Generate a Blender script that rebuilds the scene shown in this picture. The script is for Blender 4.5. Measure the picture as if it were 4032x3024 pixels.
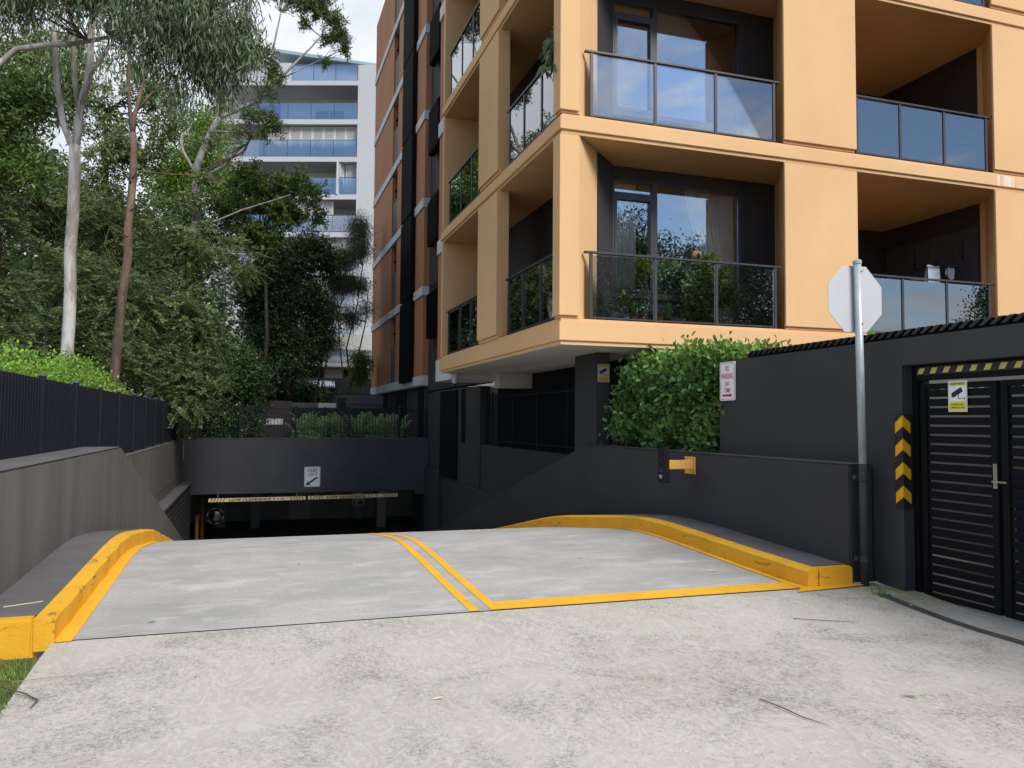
import bpy, bmesh, math, random
import numpy as np
from mathutils import Vector, Matrix
rad = math.radians
for o in list(bpy.data.objects):
    bpy.data.objects.remove(o, do_unlink=True)
sc = bpy.context.scene
COL = sc.collection
random.seed(7)
RNG = np.random.default_rng(11)

# ------------------------------------------------------------------ camera
cam_d = bpy.data.cameras.new('camera')
cam = bpy.data.objects.new('camera', cam_d)
COL.objects.link(cam)
cam_d.sensor_fit = 'HORIZONTAL'
cam_d.sensor_width = 36.0
cam_d.lens = 36.0 * 3100 / 4032
cam_d.clip_start = 0.05
cam_d.clip_end = 3000
YAW, PITCH, ROLL = rad(18.2), rad(2.68), rad(0.43)
_f = Vector((math.sin(YAW) * math.cos(PITCH), math.cos(YAW) * math.cos(PITCH), math.sin(PITCH)))
_r = Vector((math.cos(YAW), -math.sin(YAW), 0))
_u = _r.cross(_f)
_r2 = math.cos(ROLL) * _r + math.sin(ROLL) * _u
_u2 = -math.sin(ROLL) * _r + math.cos(ROLL) * _u
cam.matrix_world = Matrix(((_r2.x, _u2.x, -_f.x, 0), (_r2.y, _u2.y, -_f.y, 0), (_r2.z, _u2.z, -_f.z, 1.6), (0, 0, 0, 1)))
sc.camera = cam

# ------------------------------------------------------------------ light
SUN_EL, SUN_AZ = rad(43), rad(158)      # azimuth measured clockwise from +Y
sun_dir = Vector((math.sin(SUN_AZ) * math.cos(SUN_EL), math.cos(SUN_AZ) * math.cos(SUN_EL), math.sin(SUN_EL)))
sd = bpy.data.lights.new('sun', 'SUN')
sd.energy = 2.7
sd.angle = rad(28)
sd.color = (1.0, 0.95, 0.88)
so = bpy.data.objects.new('sun', sd)
COL.objects.link(so)
so.rotation_euler = sun_dir.to_track_quat('Z', 'Y').to_euler()
so.location = (8, -12, 30)

world = bpy.data.worlds.new('World')
sc.world = world
world.use_nodes = True
nt = world.node_tree
nt.nodes.clear()
def wn(t, **k):
    n = nt.nodes.new(t)
    for a, b in k.items():
        setattr(n, a, b)
    return n
out = wn('ShaderNodeOutputWorld')
bg = wn('ShaderNodeBackground')
bg.inputs['Strength'].default_value = 0.10
sky = wn('ShaderNodeTexSky')
sky.sky_type = 'NISHITA'
sky.sun_disc = False
sky.sun_elevation = SUN_EL
sky.sun_rotation = SUN_AZ
sky.air_density = 1.0
sky.dust_density = 0.15
sky.ozone_density = 3.0
tc = wn('ShaderNodeTexCoord')
sep = wn('ShaderNodeSeparateXYZ')
nt.links.new(tc.outputs['Generated'], sep.inputs[0])
zadd = wn('ShaderNodeMath', operation='ADD'); zadd.inputs[1].default_value = 0.22
nt.links.new(sep.outputs['Z'], zadd.inputs[0])
zmax = wn('ShaderNodeMath', operation='MAXIMUM'); zmax.inputs[1].default_value = 0.06
nt.links.new(zadd.outputs[0], zmax.inputs[0])
dx = wn('ShaderNodeMath', operation='DIVIDE'); dy = wn('ShaderNodeMath', operation='DIVIDE')
nt.links.new(sep.outputs['X'], dx.inputs[0]); nt.links.new(zmax.outputs[0], dx.inputs[1])
nt.links.new(sep.outputs['Y'], dy.inputs[0]); nt.links.new(zmax.outputs[0], dy.inputs[1])
cmb = wn('ShaderNodeCombineXYZ')
nt.links.new(dx.outputs[0], cmb.inputs['X']); nt.links.new(dy.outputs[0], cmb.inputs['Y'])
cmb.inputs['Z'].default_value = 3.1
n1 = wn('ShaderNodeTexNoise')
n1.inputs['Scale'].default_value = 2.0; n1.inputs['Detail'].default_value = 9; n1.inputs['Roughness'].default_value = 0.6
n1.inputs['Distortion'].default_value = 0.35
nt.links.new(cmb.outputs[0], n1.inputs['Vector'])
# high thin overcast lies to the north (ahead of the camera), it breaks up to the south
ov = wn('ShaderNodeMapRange'); ov.inputs['From Min'].default_value = -0.35; ov.inputs['From Max'].default_value = 0.35
ov.inputs['To Min'].default_value = 0.0; ov.inputs['To Max'].default_value = 0.38
nt.links.new(sep.outputs['Y'], ov.inputs['Value'])
nadd = wn('ShaderNodeMath', operation='ADD')
nt.links.new(n1.outputs['Fac'], nadd.inputs[0]); nt.links.new(ov.outputs[0], nadd.inputs[1])
ramp = wn('ShaderNodeValToRGB')
ramp.color_ramp.elements[0].position = 0.50; ramp.color_ramp.elements[0].color = (0, 0, 0, 1)
ramp.color_ramp.elements[1].position = 0.60; ramp.color_ramp.elements[1].color = (1, 1, 1, 1)
nt.links.new(nadd.outputs[0], ramp.inputs[0])
mixc = wn('ShaderNodeMix', data_type='RGBA')
nt.links.new(ramp.outputs['Color'], mixc.inputs['Factor'])
nt.links.new(sky.outputs[0], mixc.inputs['A'])
n2 = wn('ShaderNodeTexNoise')
n2.inputs['Scale'].default_value = 2.6; n2.inputs['Detail'].default_value = 6; n2.inputs['Roughness'].default_value = 0.6
nt.links.new(cmb.outputs[0], n2.inputs['Vector'])
r2 = wn('ShaderNodeValToRGB')
r2.color_ramp.elements[0].position = 0.35; r2.color_ramp.elements[0].color = (4.9, 5.4, 6.1, 1)
r2.color_ramp.elements[1].position = 0.65; r2.color_ramp.elements[1].color = (6.9, 7.2, 7.6, 1)
nt.links.new(n2.outputs['Fac'], r2.inputs[0])
nt.links.new(r2.outputs['Color'], mixc.inputs['B'])
nt.links.new(mixc.outputs['Result'], bg.inputs['Color'])
nt.links.new(bg.outputs[0], out.inputs[0])

sc.view_settings.view_transform = 'Standard'
sc.view_settings.look = 'None'
sc.view_settings.gamma = 1
sc.view_settings.use_curve_mapping = False
sc.view_settings.exposure = 0.55
sc.render.engine = 'CYCLES'
sc.cycles.use_denoising = True
sc.cycles.max_bounces = 10
sc.cycles.transparent_max_bounces = 16
sc.cycles.caustics_reflective = False
sc.cycles.caustics_refractive = False

# ------------------------------------------------------------------ materials
def newmat(name):
    m = bpy.data.materials.new(name)
    m.use_nodes = True
    return m, m.node_tree, m.node_tree.nodes['Principled BSDF']

def N(t, typ, **k):
    n = t.nodes.new(typ)
    for a, b in k.items():
        setattr(n, a, b)
    return n

def noise(t, scale, detail=4, rough=0.55, stretch=None, dist=0.0, src='pos'):
    if src == 'pos':
        g = N(t, 'ShaderNodeNewGeometry').outputs['Position']
    else:
        g = N(t, 'ShaderNodeTexCoord').outputs['Object']
    if stretch:
        mp = N(t, 'ShaderNodeMapping')
        mp.inputs['Scale'].default_value = stretch
        t.links.new(g, mp.inputs['Vector']); g = mp.outputs[0]
    n = N(t, 'ShaderNodeTexNoise')
    n.inputs['Scale'].default_value = scale; n.inputs['Detail'].default_value = detail
    n.inputs['Roughness'].default_value = rough; n.inputs['Distortion'].default_value = dist
    t.links.new(g, n.inputs['Vector'])
    return n.outputs['Fac']

def ramp2(t, fac, p0, p1, c0=(0, 0, 0, 1), c1=(1, 1, 1, 1)):
    r = N(t, 'ShaderNodeValToRGB')
    r.color_ramp.elements[0].position = p0; r.color_ramp.elements[0].color = c0
    r.color_ramp.elements[1].position = p1; r.color_ramp.elements[1].color = c1
    t.links.new(fac, r.inputs[0])
    return r.outputs['Color']

def mixrgb(t, fac, a, b, blend='MIX'):
    m = N(t, 'ShaderNodeMix', data_type='RGBA', blend_type=blend)
    for sock, v in ((m.inputs['Factor'], fac), (m.inputs['A'], a), (m.inputs['B'], b)):
        if isinstance(v, (tuple, list)):
            sock.default_value = (*v, 1) if len(v) == 3 else v
        elif isinstance(v, (int, float)):
            sock.default_value = v
        else:
            t.links.new(v, sock)
    return m.outputs['Result']

def bump(t, p, fac, strength=0.2, dist=0.01):
    b = N(t, 'ShaderNodeBump')
    b.inputs['Strength'].default_value = strength; b.inputs['Distance'].default_value = dist
    t.links.new(fac, b.inputs['Height'])
    t.links.new(b.outputs[0], p.inputs['Normal'])

def paint(name, c, rough=0.6, var=0.12, scale=1.3, fine=60, bstr=0.15, bdist=0.004, metal=0.0, spec=0.4, stain=None):
    m, t, p = newmat(name)
    n = noise(t, scale, 5)
    lo = tuple(x * (1 - var) for x in c); hi = tuple(min(1, x * (1 + var)) for x in c)
    col = ramp2(t, n, 0.3, 0.7, (*lo, 1), (*hi, 1))
    if stain:
        scol, amt, st = stain
        s = noise(t, 1.0, 6, 0.6, st)
        col = mixrgb(t, ramp2(t, s, 0.5, 0.72, (0, 0, 0, 1), (amt, amt, amt, 1)), col, scol)
    t.links.new(col, p.inputs['Base Color'])
    p.inputs['Roughness'].default_value = rough
    p.inputs['Metallic'].default_value = metal
    p.inputs['Specular IOR Level'].default_value = spec
    if bstr:
        bump(t, p, noise(t, fine, 3), bstr, bdist)
    return m

def flat(name, c, rough=0.5, metal=0.0, spec=0.5):
    m, t, p = newmat(name)
    p.inputs['Base Color'].default_value = (*c, 1)
    p.inputs['Roughness'].default_value = rough
    p.inputs['Metallic'].default_value = metal
    p.inputs['Specular IOR Level'].default_value = spec
    return m

def glass(name, tint, base=0.1, gain=1.0, rough=0.0):
    m, t, p = newmat(name)
    t.nodes.remove(p)
    o = t.nodes['Material Output']
    fr = N(t, 'ShaderNodeFresnel'); fr.inputs['IOR'].default_value = 1.55
    ma = N(t, 'ShaderNodeMath', operation='MULTIPLY_ADD', use_clamp=True)
    ma.inputs[1].default_value = gain; ma.inputs[2].default_value = base
    t.links.new(fr.outputs[0], ma.inputs[0])
    tr = N(t, 'ShaderNodeBsdfTransparent'); tr.inputs[0].default_value = (*tint, 1)
    gl = N(t, 'ShaderNodeBsdfGlossy'); gl.inputs['Roughness'].default_value = rough
    gl.inputs['Color'].default_value = (0.95, 0.97, 1, 1)
    mx = N(t, 'ShaderNodeMixShader')
    t.links.new(ma.outputs[0], mx.inputs[0]); t.links.new(tr.outputs[0], mx.inputs[1]); t.links.new(gl.outputs[0], mx.inputs[2])
    t.links.new(mx.outputs[0], o.inputs['Surface'])
    return m

def leafmat(name, c, var=0.35, trans=0.25, rough=0.45, hue=0.03, clump=0.6, spec=0.35):
    m, t, p = newmat(name)
    g = N(t, 'ShaderNodeNewGeometry')
    r = g.outputs['Random Per Island']
    hsv = N(t, 'ShaderNodeHueSaturation')
    hsv.inputs['Color'].default_value = (*c, 1)
    mr = N(t, 'ShaderNodeMapRange'); mr.inputs['To Min'].default_value = 0.5 - hue; mr.inputs['To Max'].default_value = 0.5 + hue
    t.links.new(r, mr.inputs['Value']); t.links.new(mr.outputs[0], hsv.inputs['Hue'])
    m7 = N(t, 'ShaderNodeMath', operation='MULTIPLY'); m7.inputs[1].default_value = 7.31
    fr = N(t, 'ShaderNodeMath', operation='FRACT')
    t.links.new(r, m7.inputs[0]); t.links.new(m7.outputs[0], fr.inputs[0])
    mv = N(t, 'ShaderNodeMapRange'); mv.inputs['To Min'].default_value = 1 - var; mv.inputs['To Max'].default_value = 1 + var
    t.links.new(fr.outputs[0], mv.inputs['Value'])
    cl = noise(t, clump, 3)
    mc = N(t, 'ShaderNodeMapRange'); mc.inputs['From Min'].default_value = 0.3; mc.inputs['From Max'].default_value = 0.7
    mc.inputs['To Min'].default_value = 0.65; mc.inputs['To Max'].default_value = 1.35
    t.links.new(cl, mc.inputs['Value'])
    mm = N(t, 'ShaderNodeMath', operation='MULTIPLY')
    t.links.new(mv.outputs[0], mm.inputs[0]); t.links.new(mc.outputs[0], mm.inputs[1])
    t.links.new(mm.outputs[0], hsv.inputs['Value'])
    t.links.new(hsv.outputs[0], p.inputs['Base Color'])
    p.inputs['Roughness'].default_value = rough
    p.inputs['Specular IOR Level'].default_value = spec
    tl = N(t, 'ShaderNodeBsdfTranslucent')
    t.links.new(hsv.outputs[0], tl.inputs[0])
    mx = N(t, 'ShaderNodeMixShader'); mx.inputs[0].default_value = trans
    t.links.new(p.outputs[0], mx.inputs[1]); t.links.new(tl.outputs[0], mx.inputs[2])
    t.links.new(mx.outputs[0], t.nodes['Material Output'].inputs['Surface'])
    return m

M = {}
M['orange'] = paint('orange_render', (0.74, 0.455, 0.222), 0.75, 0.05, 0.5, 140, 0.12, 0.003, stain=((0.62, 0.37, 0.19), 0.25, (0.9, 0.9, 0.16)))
def efflorescence(m):
    t = m.node_tree; p = t.nodes['Principled BSDF']
    col = p.inputs['Base Color'].links[0].from_socket
    g = N(t, 'ShaderNodeNewGeometry'); sp = N(t, 'ShaderNodeSeparateXYZ'); t.links.new(g.outputs['Position'], sp.inputs[0])
    def step(sock, a, b):
        r = N(t, 'ShaderNodeMapRange'); r.inputs['From Min'].default_value = a; r.inputs['From Max'].default_value = b
        t.links.new(sp.outputs[sock], r.inputs['Value']); return r.outputs[0]
    f = noise(t, 1.0, 4, 0.6, (16, 1, 0.5))
    f = ramp2(t, f, 0.50, 0.62)
    for q in (step('X', 13.9, 13.96), step('X', 15.4, 14.2), step('Z', 6.34, 6.38), step('Z', 6.60, 6.56), step('Y', 11.72, 11.71)):
        mm = N(t, 'ShaderNodeMath', operation='MULTIPLY'); t.links.new(f, mm.inputs[0]); t.links.new(q, mm.inputs[1]); f = mm.outputs[0]
    t.links.new(mixrgb(t, f, col, (0.80, 0.78, 0.76)), p.inputs['Base Color'])
efflorescence(M['orange'])
M['orange_shaded'] = paint('orange_shaded', (0.60, 0.38, 0.19), 0.8, 0.06, 0.8, 140, 0.1, 0.003)  # darker copy of the orange render, soffit shade put into its colour
M['white_render'] = paint('pale_soffit', (0.56, 0.55, 0.51), 0.8, 0.06, 0.6, 120, 0.1, 0.003)
M['brown'] = paint('terracotta_render', (0.46, 0.20, 0.095), 0.8, 0.09, 0.7, 120, 0.12, 0.003, stain=((0.36, 0.18, 0.10), 0.3, (1.5, 1.5, 0.14)))
M['band'] = paint('white_band', (0.66, 0.67, 0.69), 0.7, 0.05, 1.5, 100, 0.1, 0.003, stain=((0.33, 0.34, 0.33), 0.45, (1.6, 1.6, 0.3)))
M['dark'] = paint('charcoal_render', (0.042, 0.042, 0.045), 0.7, 0.12, 1.1, 150, 0.25, 0.004, spec=0.3)
M['dark_worn'] = None
M['dark_skylit'] = paint('charcoal_skylit', (0.062, 0.063, 0.073), 0.7, 0.1, 1.1, 150, 0.25, 0.004, spec=0.3)  # same charcoal paint, lightened and blued to put sky light into the colour
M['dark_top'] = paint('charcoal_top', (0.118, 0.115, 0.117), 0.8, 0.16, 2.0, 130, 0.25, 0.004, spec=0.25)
M['balc_dark'] = paint('balcony_charcoal', (0.045, 0.042, 0.046), 0.75, 0.1, 1.0, 120, 0.15, 0.003, spec=0.3)
M['panel_blue'] = paint('locker_grey', (0.07, 0.075, 0.09), 0.5, 0.08, 1.0, 90, 0.05, 0.002)
M['black_metal'] = flat('black_metal', (0.006, 0.006, 0.008), 0.55, 0, 0.12)
M['rail_metal'] = flat('rail_charcoal', (0.045, 0.043, 0.050), 0.35)
M['navy_metal'] = flat('navy_metal', (0.010, 0.0125, 0.020), 0.5, 0, 0.3)
M['navy_edge'] = flat('navy_cap', (0.06, 0.065, 0.075), 0.5)
M['galv'] = paint('galvanised', (0.42, 0.47, 0.50), 0.45, 0.14, 9, 40, 0.05, 0.001, metal=0.35)
M['alu'] = paint('sign_back', (0.58, 0.58, 0.60), 0.45, 0.04, 1.2, 50, 0.03, 0.001, metal=0.3)
M['chrome'] = flat('stainless', (0.6, 0.6, 0.6), 0.25, 1.0)
M['sign_white'] = paint('sign_white', (0.82, 0.84, 0.87), 0.4, 0.02, 2, 50, 0, 0)
M['sign_grey'] = flat('sign_dull', (0.42, 0.42, 0.40), 0.5)
M['black'] = flat('black_print', (0.01, 0.01, 0.012), 0.5)
M['red'] = flat('red_print', (0.50, 0.012, 0.035), 0.5)
M['sign_yellow'] = flat('sign_yellow', (0.72, 0.66, 0.04), 0.45)
M['sign_ochre'] = flat('sign_ochre', (0.62, 0.42, 0.05), 0.5)
M['bar_yellow'] = flat('bar_cream', (0.90, 0.70, 0.36), 0.5)
M['haz_yellow'] = flat('hazard_yellow', (0.62, 0.55, 0.13), 0.45)
M['haz_pale'] = flat('hazard_pale', (0.75, 0.73, 0.40), 0.45)
M['chev_yellow'] = flat('chevron_yellow', (0.80, 0.42, 0.01), 0.35)
M['rubber'] = flat('rubber', (0.014, 0.014, 0.016), 0.5)
M['bracket'] = flat('bracket_yellow', (0.86, 0.48, 0.12), 0.4)
M['balc_glass'] = glass('balustrade_glass', (0.90, 0.92, 0.93), 0.20, 1.1)
M['win_glass'] = glass('window_glass', (0.94, 0.96, 0.97), 0.20, 1.0)
M['tower_glass'] = glass('tower_glass', (0.74, 0.80, 0.88), 0.22, 1.0, 0.05)
M['tower'] = paint('tower_white', (0.50, 0.51, 0.53), 0.7, 0.03, 0.2, 30, 0, 0)
M['tower_in'] = paint('tower_rear', (0.72, 0.71, 0.68), 0.8, 0.03, 0.2, 30, 0, 0)  # grey-beige for the recessed rear wall, paler than the tower front
M['tower_roof'] = flat('tower_roof', (0.30, 0.42, 0.46), 0.4)
M['shutter'] = flat('shutter_white', (0.72, 0.72, 0.70), 0.5)
M['win_dark'] = flat('dark_glass', (0.02, 0.025, 0.035), 0.08, 0, 0.6)
M['curtain'] = paint('curtain', (0.84, 0.84, 0.85), 0.9, 0.05, 6, 80, 0.1, 0.002)
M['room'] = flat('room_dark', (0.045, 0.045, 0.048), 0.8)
M['blind'] = flat('blind_grey', (0.35, 0.36, 0.36), 0.8)
M['win_band'] = paint('window_panel', (0.085, 0.08, 0.08), 0.6, 0.08, 1, 80, 0.05, 0.002)
M['soil'] = paint('soil', (0.05, 0.036, 0.024), 0.95, 0.4, 3, 20, 0.8, 0.03)
M['timber'] = paint('weathered_timber', (0.10, 0.095, 0.085), 0.9, 0.3, 2.5, 30, 0.4, 0.004, stain=((0.04, 0.036, 0.03), 0.6, (4, 4, 0.4)))
M['garage'] = paint('garage_block', (0.50, 0.51, 0.52), 0.8, 0.15, 1, 50, 0.1, 0.004)
M['garage_floor'] = paint('garage_floor', (0.22, 0.21, 0.20), 0.7, 0.2, 0.6, 40, 0.1, 0.003)
M['door_grey'] = flat('door_grey', (0.70, 0.71, 0.72), 0.5)
M['mortar'] = paint('mortar', (0.52, 0.55, 0.58), 0.9, 0.2, 9, 60, 0.6, 0.01)
M['drain'] = paint('drain_grate', (0.07, 0.065, 0.062), 0.8, 0.2, 5, 90, 0.3, 0.005)
M['twig'] = flat('twig', (0.10, 0.07, 0.045), 0.9)
M['dead_leaf'] = flat('dead_leaf', (0.28, 0.16, 0.07), 0.8)
M['pale_leaf'] = flat('pale_leaf', (0.55, 0.52, 0.40), 0.8)
M['terracotta'] = paint('terracotta', (0.45, 0.17, 0.075), 0.8, 0.15, 9, 60, 0.2, 0.003)
M['pot_blue'] = flat('pot_blue', (0.12, 0.36, 0.68), 0.3)
M['pot_navy'] = flat('pot_navy', (0.08, 0.15, 0.24), 0.4)
M['pot_teal'] = flat('pot_teal', (0.12, 0.42, 0.38), 0.4)
M['pot_black'] = flat('pot_black', (0.02, 0.02, 0.022), 0.5)
M['cactus'] = paint('cactus', (0.16, 0.21, 0.06), 0.8, 0.3, 30, 90, 0.3, 0.003)
M['succulent'] = paint('succulent', (0.40, 0.42, 0.38), 0.7, 0.3, 30, 60, 0.2, 0.003)
M['tan_animal'] = paint('woven_tan', (0.30, 0.20, 0.12), 0.9, 0.2, 20, 60, 0.2, 0.003)
M['cloth_blue'] = paint('pale_blue_cloth', (0.66, 0.76, 0.88), 0.9, 0.1, 7, 60, 0.1, 0.002)
M['cloth_white'] = paint('white_cloth', (0.78, 0.78, 0.76), 0.9, 0.05, 7, 60, 0.1, 0.002)
M['cloth_grey'] = paint('grey_cloth', (0.50, 0.50, 0.46), 0.9, 0.08, 7, 60, 0.1, 0.002)
M['lime_plastic'] = flat('lime_plastic', (0.30, 0.42, 0.05), 0.4)
M['house_white'] = paint('house_cream', (0.62, 0.60, 0.52), 0.8, 0.05, 0.5, 40, 0, 0)
M['grey_wall'] = paint('grey_garden_wall', (0.12, 0.115, 0.11), 0.8, 0.12, 0.8, 60, 0.15, 0.004)

def gum_bark(name, a, b, c):
    m, t, p = newmat(name)
    n = noise(t, 1.0, 6, 0.6, (3.2, 3.2, 0.9), 0.8)
    col = ramp2(t, n, 0.46, 0.54, (*a, 1), (*b, 1))
    n2 = noise(t, 5.0, 5, 0.6, (1.6, 1.6, 0.5))
    col = mixrgb(t, ramp2(t, n2, 0.52, 0.72), col, c)
    t.links.new(col, p.inputs['Base Color'])
    p.inputs['Roughness'].default_value = 0.8
    p.inputs['Specular IOR Level'].default_value = 0.2
    bump(t, p, n2, 0.3, 0.01)
    return m
M['bark_white'] = gum_bark('gum_bark_white', (0.50, 0.49, 0.47), (0.31, 0.27, 0.23), (0.25, 0.20, 0.16))
M['bark_brown'] = gum_bark('gum_bark_brown', (0.185, 0.125, 0.09), (0.13, 0.09, 0.068), (0.26, 0.19, 0.145))
M['bark_pale'] = gum_bark('gum_bark_pale', (0.44, 0.43, 0.41), (0.32, 0.29, 0.26), (0.30, 0.28, 0.25))
M['bark_dark'] = gum_bark('dark_bark', (0.07, 0.055, 0.042), (0.05, 0.04, 0.032), (0.12, 0.10, 0.08))
M['lf_gum'] = leafmat('leaf_gum', (0.15, 0.21, 0.11), 0.4, 0.22, 0.4, 0.03)
M['lf_gum2'] = leafmat('leaf_gum_olive', (0.15, 0.21, 0.075), 0.4, 0.22, 0.45, 0.03)
M['lf_dark'] = leafmat('leaf_dark', (0.06, 0.125, 0.04), 0.4, 0.15, 0.35, 0.02, spec=0.5)
M['lf_mid'] = leafmat('leaf_mid', (0.115, 0.2, 0.045), 0.4, 0.25, 0.45, 0.03)
M['lf_wattle'] = leafmat('leaf_wattle', (0.15, 0.215, 0.08), 0.4, 0.22, 0.5, 0.03)
M['lf_bright'] = leafmat('leaf_bright', (0.21, 0.36, 0.05), 0.35, 0.35, 0.4, 0.035, 1.2)
M['lf_lime'] = leafmat('leaf_lime', (0.15, 0.27, 0.035), 0.35, 0.35, 0.45, 0.03)
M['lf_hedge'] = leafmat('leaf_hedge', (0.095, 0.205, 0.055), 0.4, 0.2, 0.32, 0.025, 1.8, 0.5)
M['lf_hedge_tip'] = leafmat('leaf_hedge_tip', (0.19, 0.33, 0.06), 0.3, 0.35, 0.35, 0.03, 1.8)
M['lf_fern'] = leafmat('leaf_fern', (0.30, 0.44, 0.19), 0.35, 0.35, 0.5, 0.03)
M['lf_cas'] = leafmat('leaf_casuarina', (0.13, 0.17, 0.10), 0.35, 0.2, 0.6, 0.02)
M['grass'] = leafmat('grass', (0.19, 0.27, 0.06), 0.35, 0.3, 0.6, 0.03, 3)

def concrete_apron():
    m, t, p = newmat('apron_concrete')
    big = noise(t, 0.8, 7, 0.62, None, 0.5)
    col = ramp2(t, big, 0.32, 0.68, (0.385, 0.362, 0.322, 1), (0.475, 0.448, 0.402, 1))
    tint = noise(t, 0.5, 4, 0.5, (1, 1, 1), 0.3)
    col = mixrgb(t, ramp2(t, tint, 0.5, 0.75, (0, 0, 0, 1), (0.45, 0.45, 0.45, 1)), col, (0.42, 0.365, 0.31))
    # broom swirls
    sw = noise(t, 6.0, 5, 0.65, (1.0, 0.5, 1), 5.0)
    swm = N(t, 'ShaderNodeMath', operation='MULTIPLY'); swm.inputs[1].default_value = 0.5
    t.links.new(ramp2(t, sw, 0.47, 0.60), swm.inputs[0])
    col = mixrgb(t, swm.outputs[0], col, (0.55, 0.528, 0.488))
    # fine black stone speckle, denser in worn patches
    mk = noise(t, 1.1, 7, 0.68, None, 1.0)
    sp = noise(t, 85, 3, 0.75)
    sp2 = noise(t, 34, 4, 0.7)
    sm = N(t, 'ShaderNodeMath', operation='MULTIPLY_ADD'); sm.inputs[1].default_value = 0.5
    t.links.new(sp2, sm.inputs[0])
    hf = N(t, 'ShaderNodeMath', operation='MULTIPLY'); hf.inputs[1].default_value = 0.5
    t.links.new(sp, hf.inputs[0]); t.links.new(hf.outputs[0], sm.inputs[2])
    wt = N(t, 'ShaderNodeMath', operation='MULTIPLY_ADD'); wt.inputs[1].default_value = 0.60; wt.inputs[2].default_value = -0.32
    t.links.new(mk, wt.inputs[0])
    ad = N(t, 'ShaderNodeMath', operation='ADD'); t.links.new(sm.outputs[0], ad.inputs[0]); t.links.new(wt.outputs[0], ad.inputs[1])
    col = mixrgb(t, ramp2(t, ad.outputs[0], 0.49, 0.63, (0, 0, 0, 1), (0.66, 0.66, 0.66, 1)), col, (0.13, 0.13, 0.13))
    st = ramp2(t, noise(t, 2.6, 2, 0.4, (1, 1, 1)), 0.70, 0.78, (0, 0, 0, 1), (0.35, 0.35, 0.35, 1))
    col = mixrgb(t, st, col, (0.30, 0.20, 0.12))
    # moss by the gate wall
    g = N(t, 'ShaderNodeNewGeometry'); s = N(t, 'ShaderNodeSeparateXYZ'); t.links.new(g.outputs['Position'], s.inputs[0])
    mr = N(t, 'ShaderNodeMapRange'); mr.inputs['From Min'].default_value = 5.25; mr.inputs['From Max'].default_value = 5.8
    t.links.new(s.outputs['X'], mr.inputs['Value'])
    my = N(t, 'ShaderNodeMapRange'); my.inputs['From Min'].default_value = 5.3; my.inputs['From Max'].default_value = 6.1
    t.links.new(s.outputs['Y'], my.inputs['Value'])
    mo = N(t, 'ShaderNodeMath', operation='MULTIPLY'); t.links.new(mr.outputs[0], mo.inputs[0]); t.links.new(my.outputs[0], mo.inputs[1])
    mo2 = N(t, 'ShaderNodeMath', operation='MULTIPLY'); t.links.new(mo.outputs[0], mo2.inputs[0])
    t.links.new(ramp2(t, noise(t, 5, 4), 0.3, 0.6), mo2.inputs[1])
    col = mixrgb(t, mo2.outputs[0], col, (0.25, 0.25, 0.11))
    t.links.new(col, p.inputs['Base Color'])
    p.inputs['Roughness'].default_value = 0.9
    p.inputs['Specular IOR Level'].default_value = 0.15
    bump(t, p, noise(t, 55, 4, 0.7), 0.5, 0.006)
    return m
M['apron'] = concrete_apron()

def concrete_ramp():
    m, t, p = newmat('ramp_concrete')
    n = noise(t, 0.8, 7, 0.62, (0.9, 1.5, 1), 0.4)
    col = ramp2(t, n, 0.34, 0.66, (0.33, 0.325, 0.312, 1), (0.475, 0.462, 0.43, 1))
    n2 = noise(t, 60, 4, 0.75)
    col = mixrgb(t, ramp2(t, n2, 0.38, 0.62, (0.6, 0.6, 0.6, 1), (0, 0, 0, 1)), col, (0.25, 0.25, 0.252))
    n3 = noise(t, 2.0, 7, 0.7, (0.8, 2.0, 1), 0.6)
    col = mixrgb(t, ramp2(t, n3, 0.52, 0.74, (0, 0, 0, 1), (0.6, 0.6, 0.6, 1)), col, (0.58, 0.57, 0.54))
    n4 = noise(t, 0.6, 4, 0.6, None, 0.5)
    col = mixrgb(t, ramp2(t, n4, 0.55, 0.72, (0, 0, 0, 1), (0.5, 0.5, 0.5, 1)), col, (0.27, 0.27, 0.275))
    t.links.new(col, p.inputs['Base Color'])
    p.inputs['Roughness'].default_value = 0.85
    p.inputs['Specular IOR Level'].default_value = 0.2
    bump(t, p, noise(t, 70, 3), 0.35, 0.004)
    return m
M['ramp'] = concrete_ramp()

def yellow_paint(name, wear):
    m, t, p = newmat(name)
    n = noise(t, 2.5, 4)
    col = ramp2(t, n, 0.3, 0.7, (0.72, 0.365, 0.018, 1), (0.80, 0.43, 0.03, 1))
    n2 = noise(t, 6.5, 6, 0.7, (1, 0.6, 2.2), 0.6)
    col = mixrgb(t, ramp2(t, n2, 0.585, 0.68, (0, 0, 0, 1), (wear, wear, wear, 1)), col, (0.12, 0.085, 0.03))
    n3 = noise(t, 48, 3, 0.7)
    col = mixrgb(t, ramp2(t, n3, 0.60, 0.70, (0, 0, 0, 1), (wear * 0.5,) * 3 + (1,)), col, (0.5, 0.25, 0.06))
    t.links.new(col, p.inputs['Base Color'])
    p.inputs['Roughness'].default_value = 0.6
    p.inputs['Specular IOR Level'].default_value = 0.3
    bump(t, p, noise(t, 22, 5, 0.65), 0.5, 0.008)
    return m
M['yellow'] = yellow_paint('kerb_yellow', 0.8)
M['yellow_line'] = yellow_paint('line_yellow', 0.25)

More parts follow.
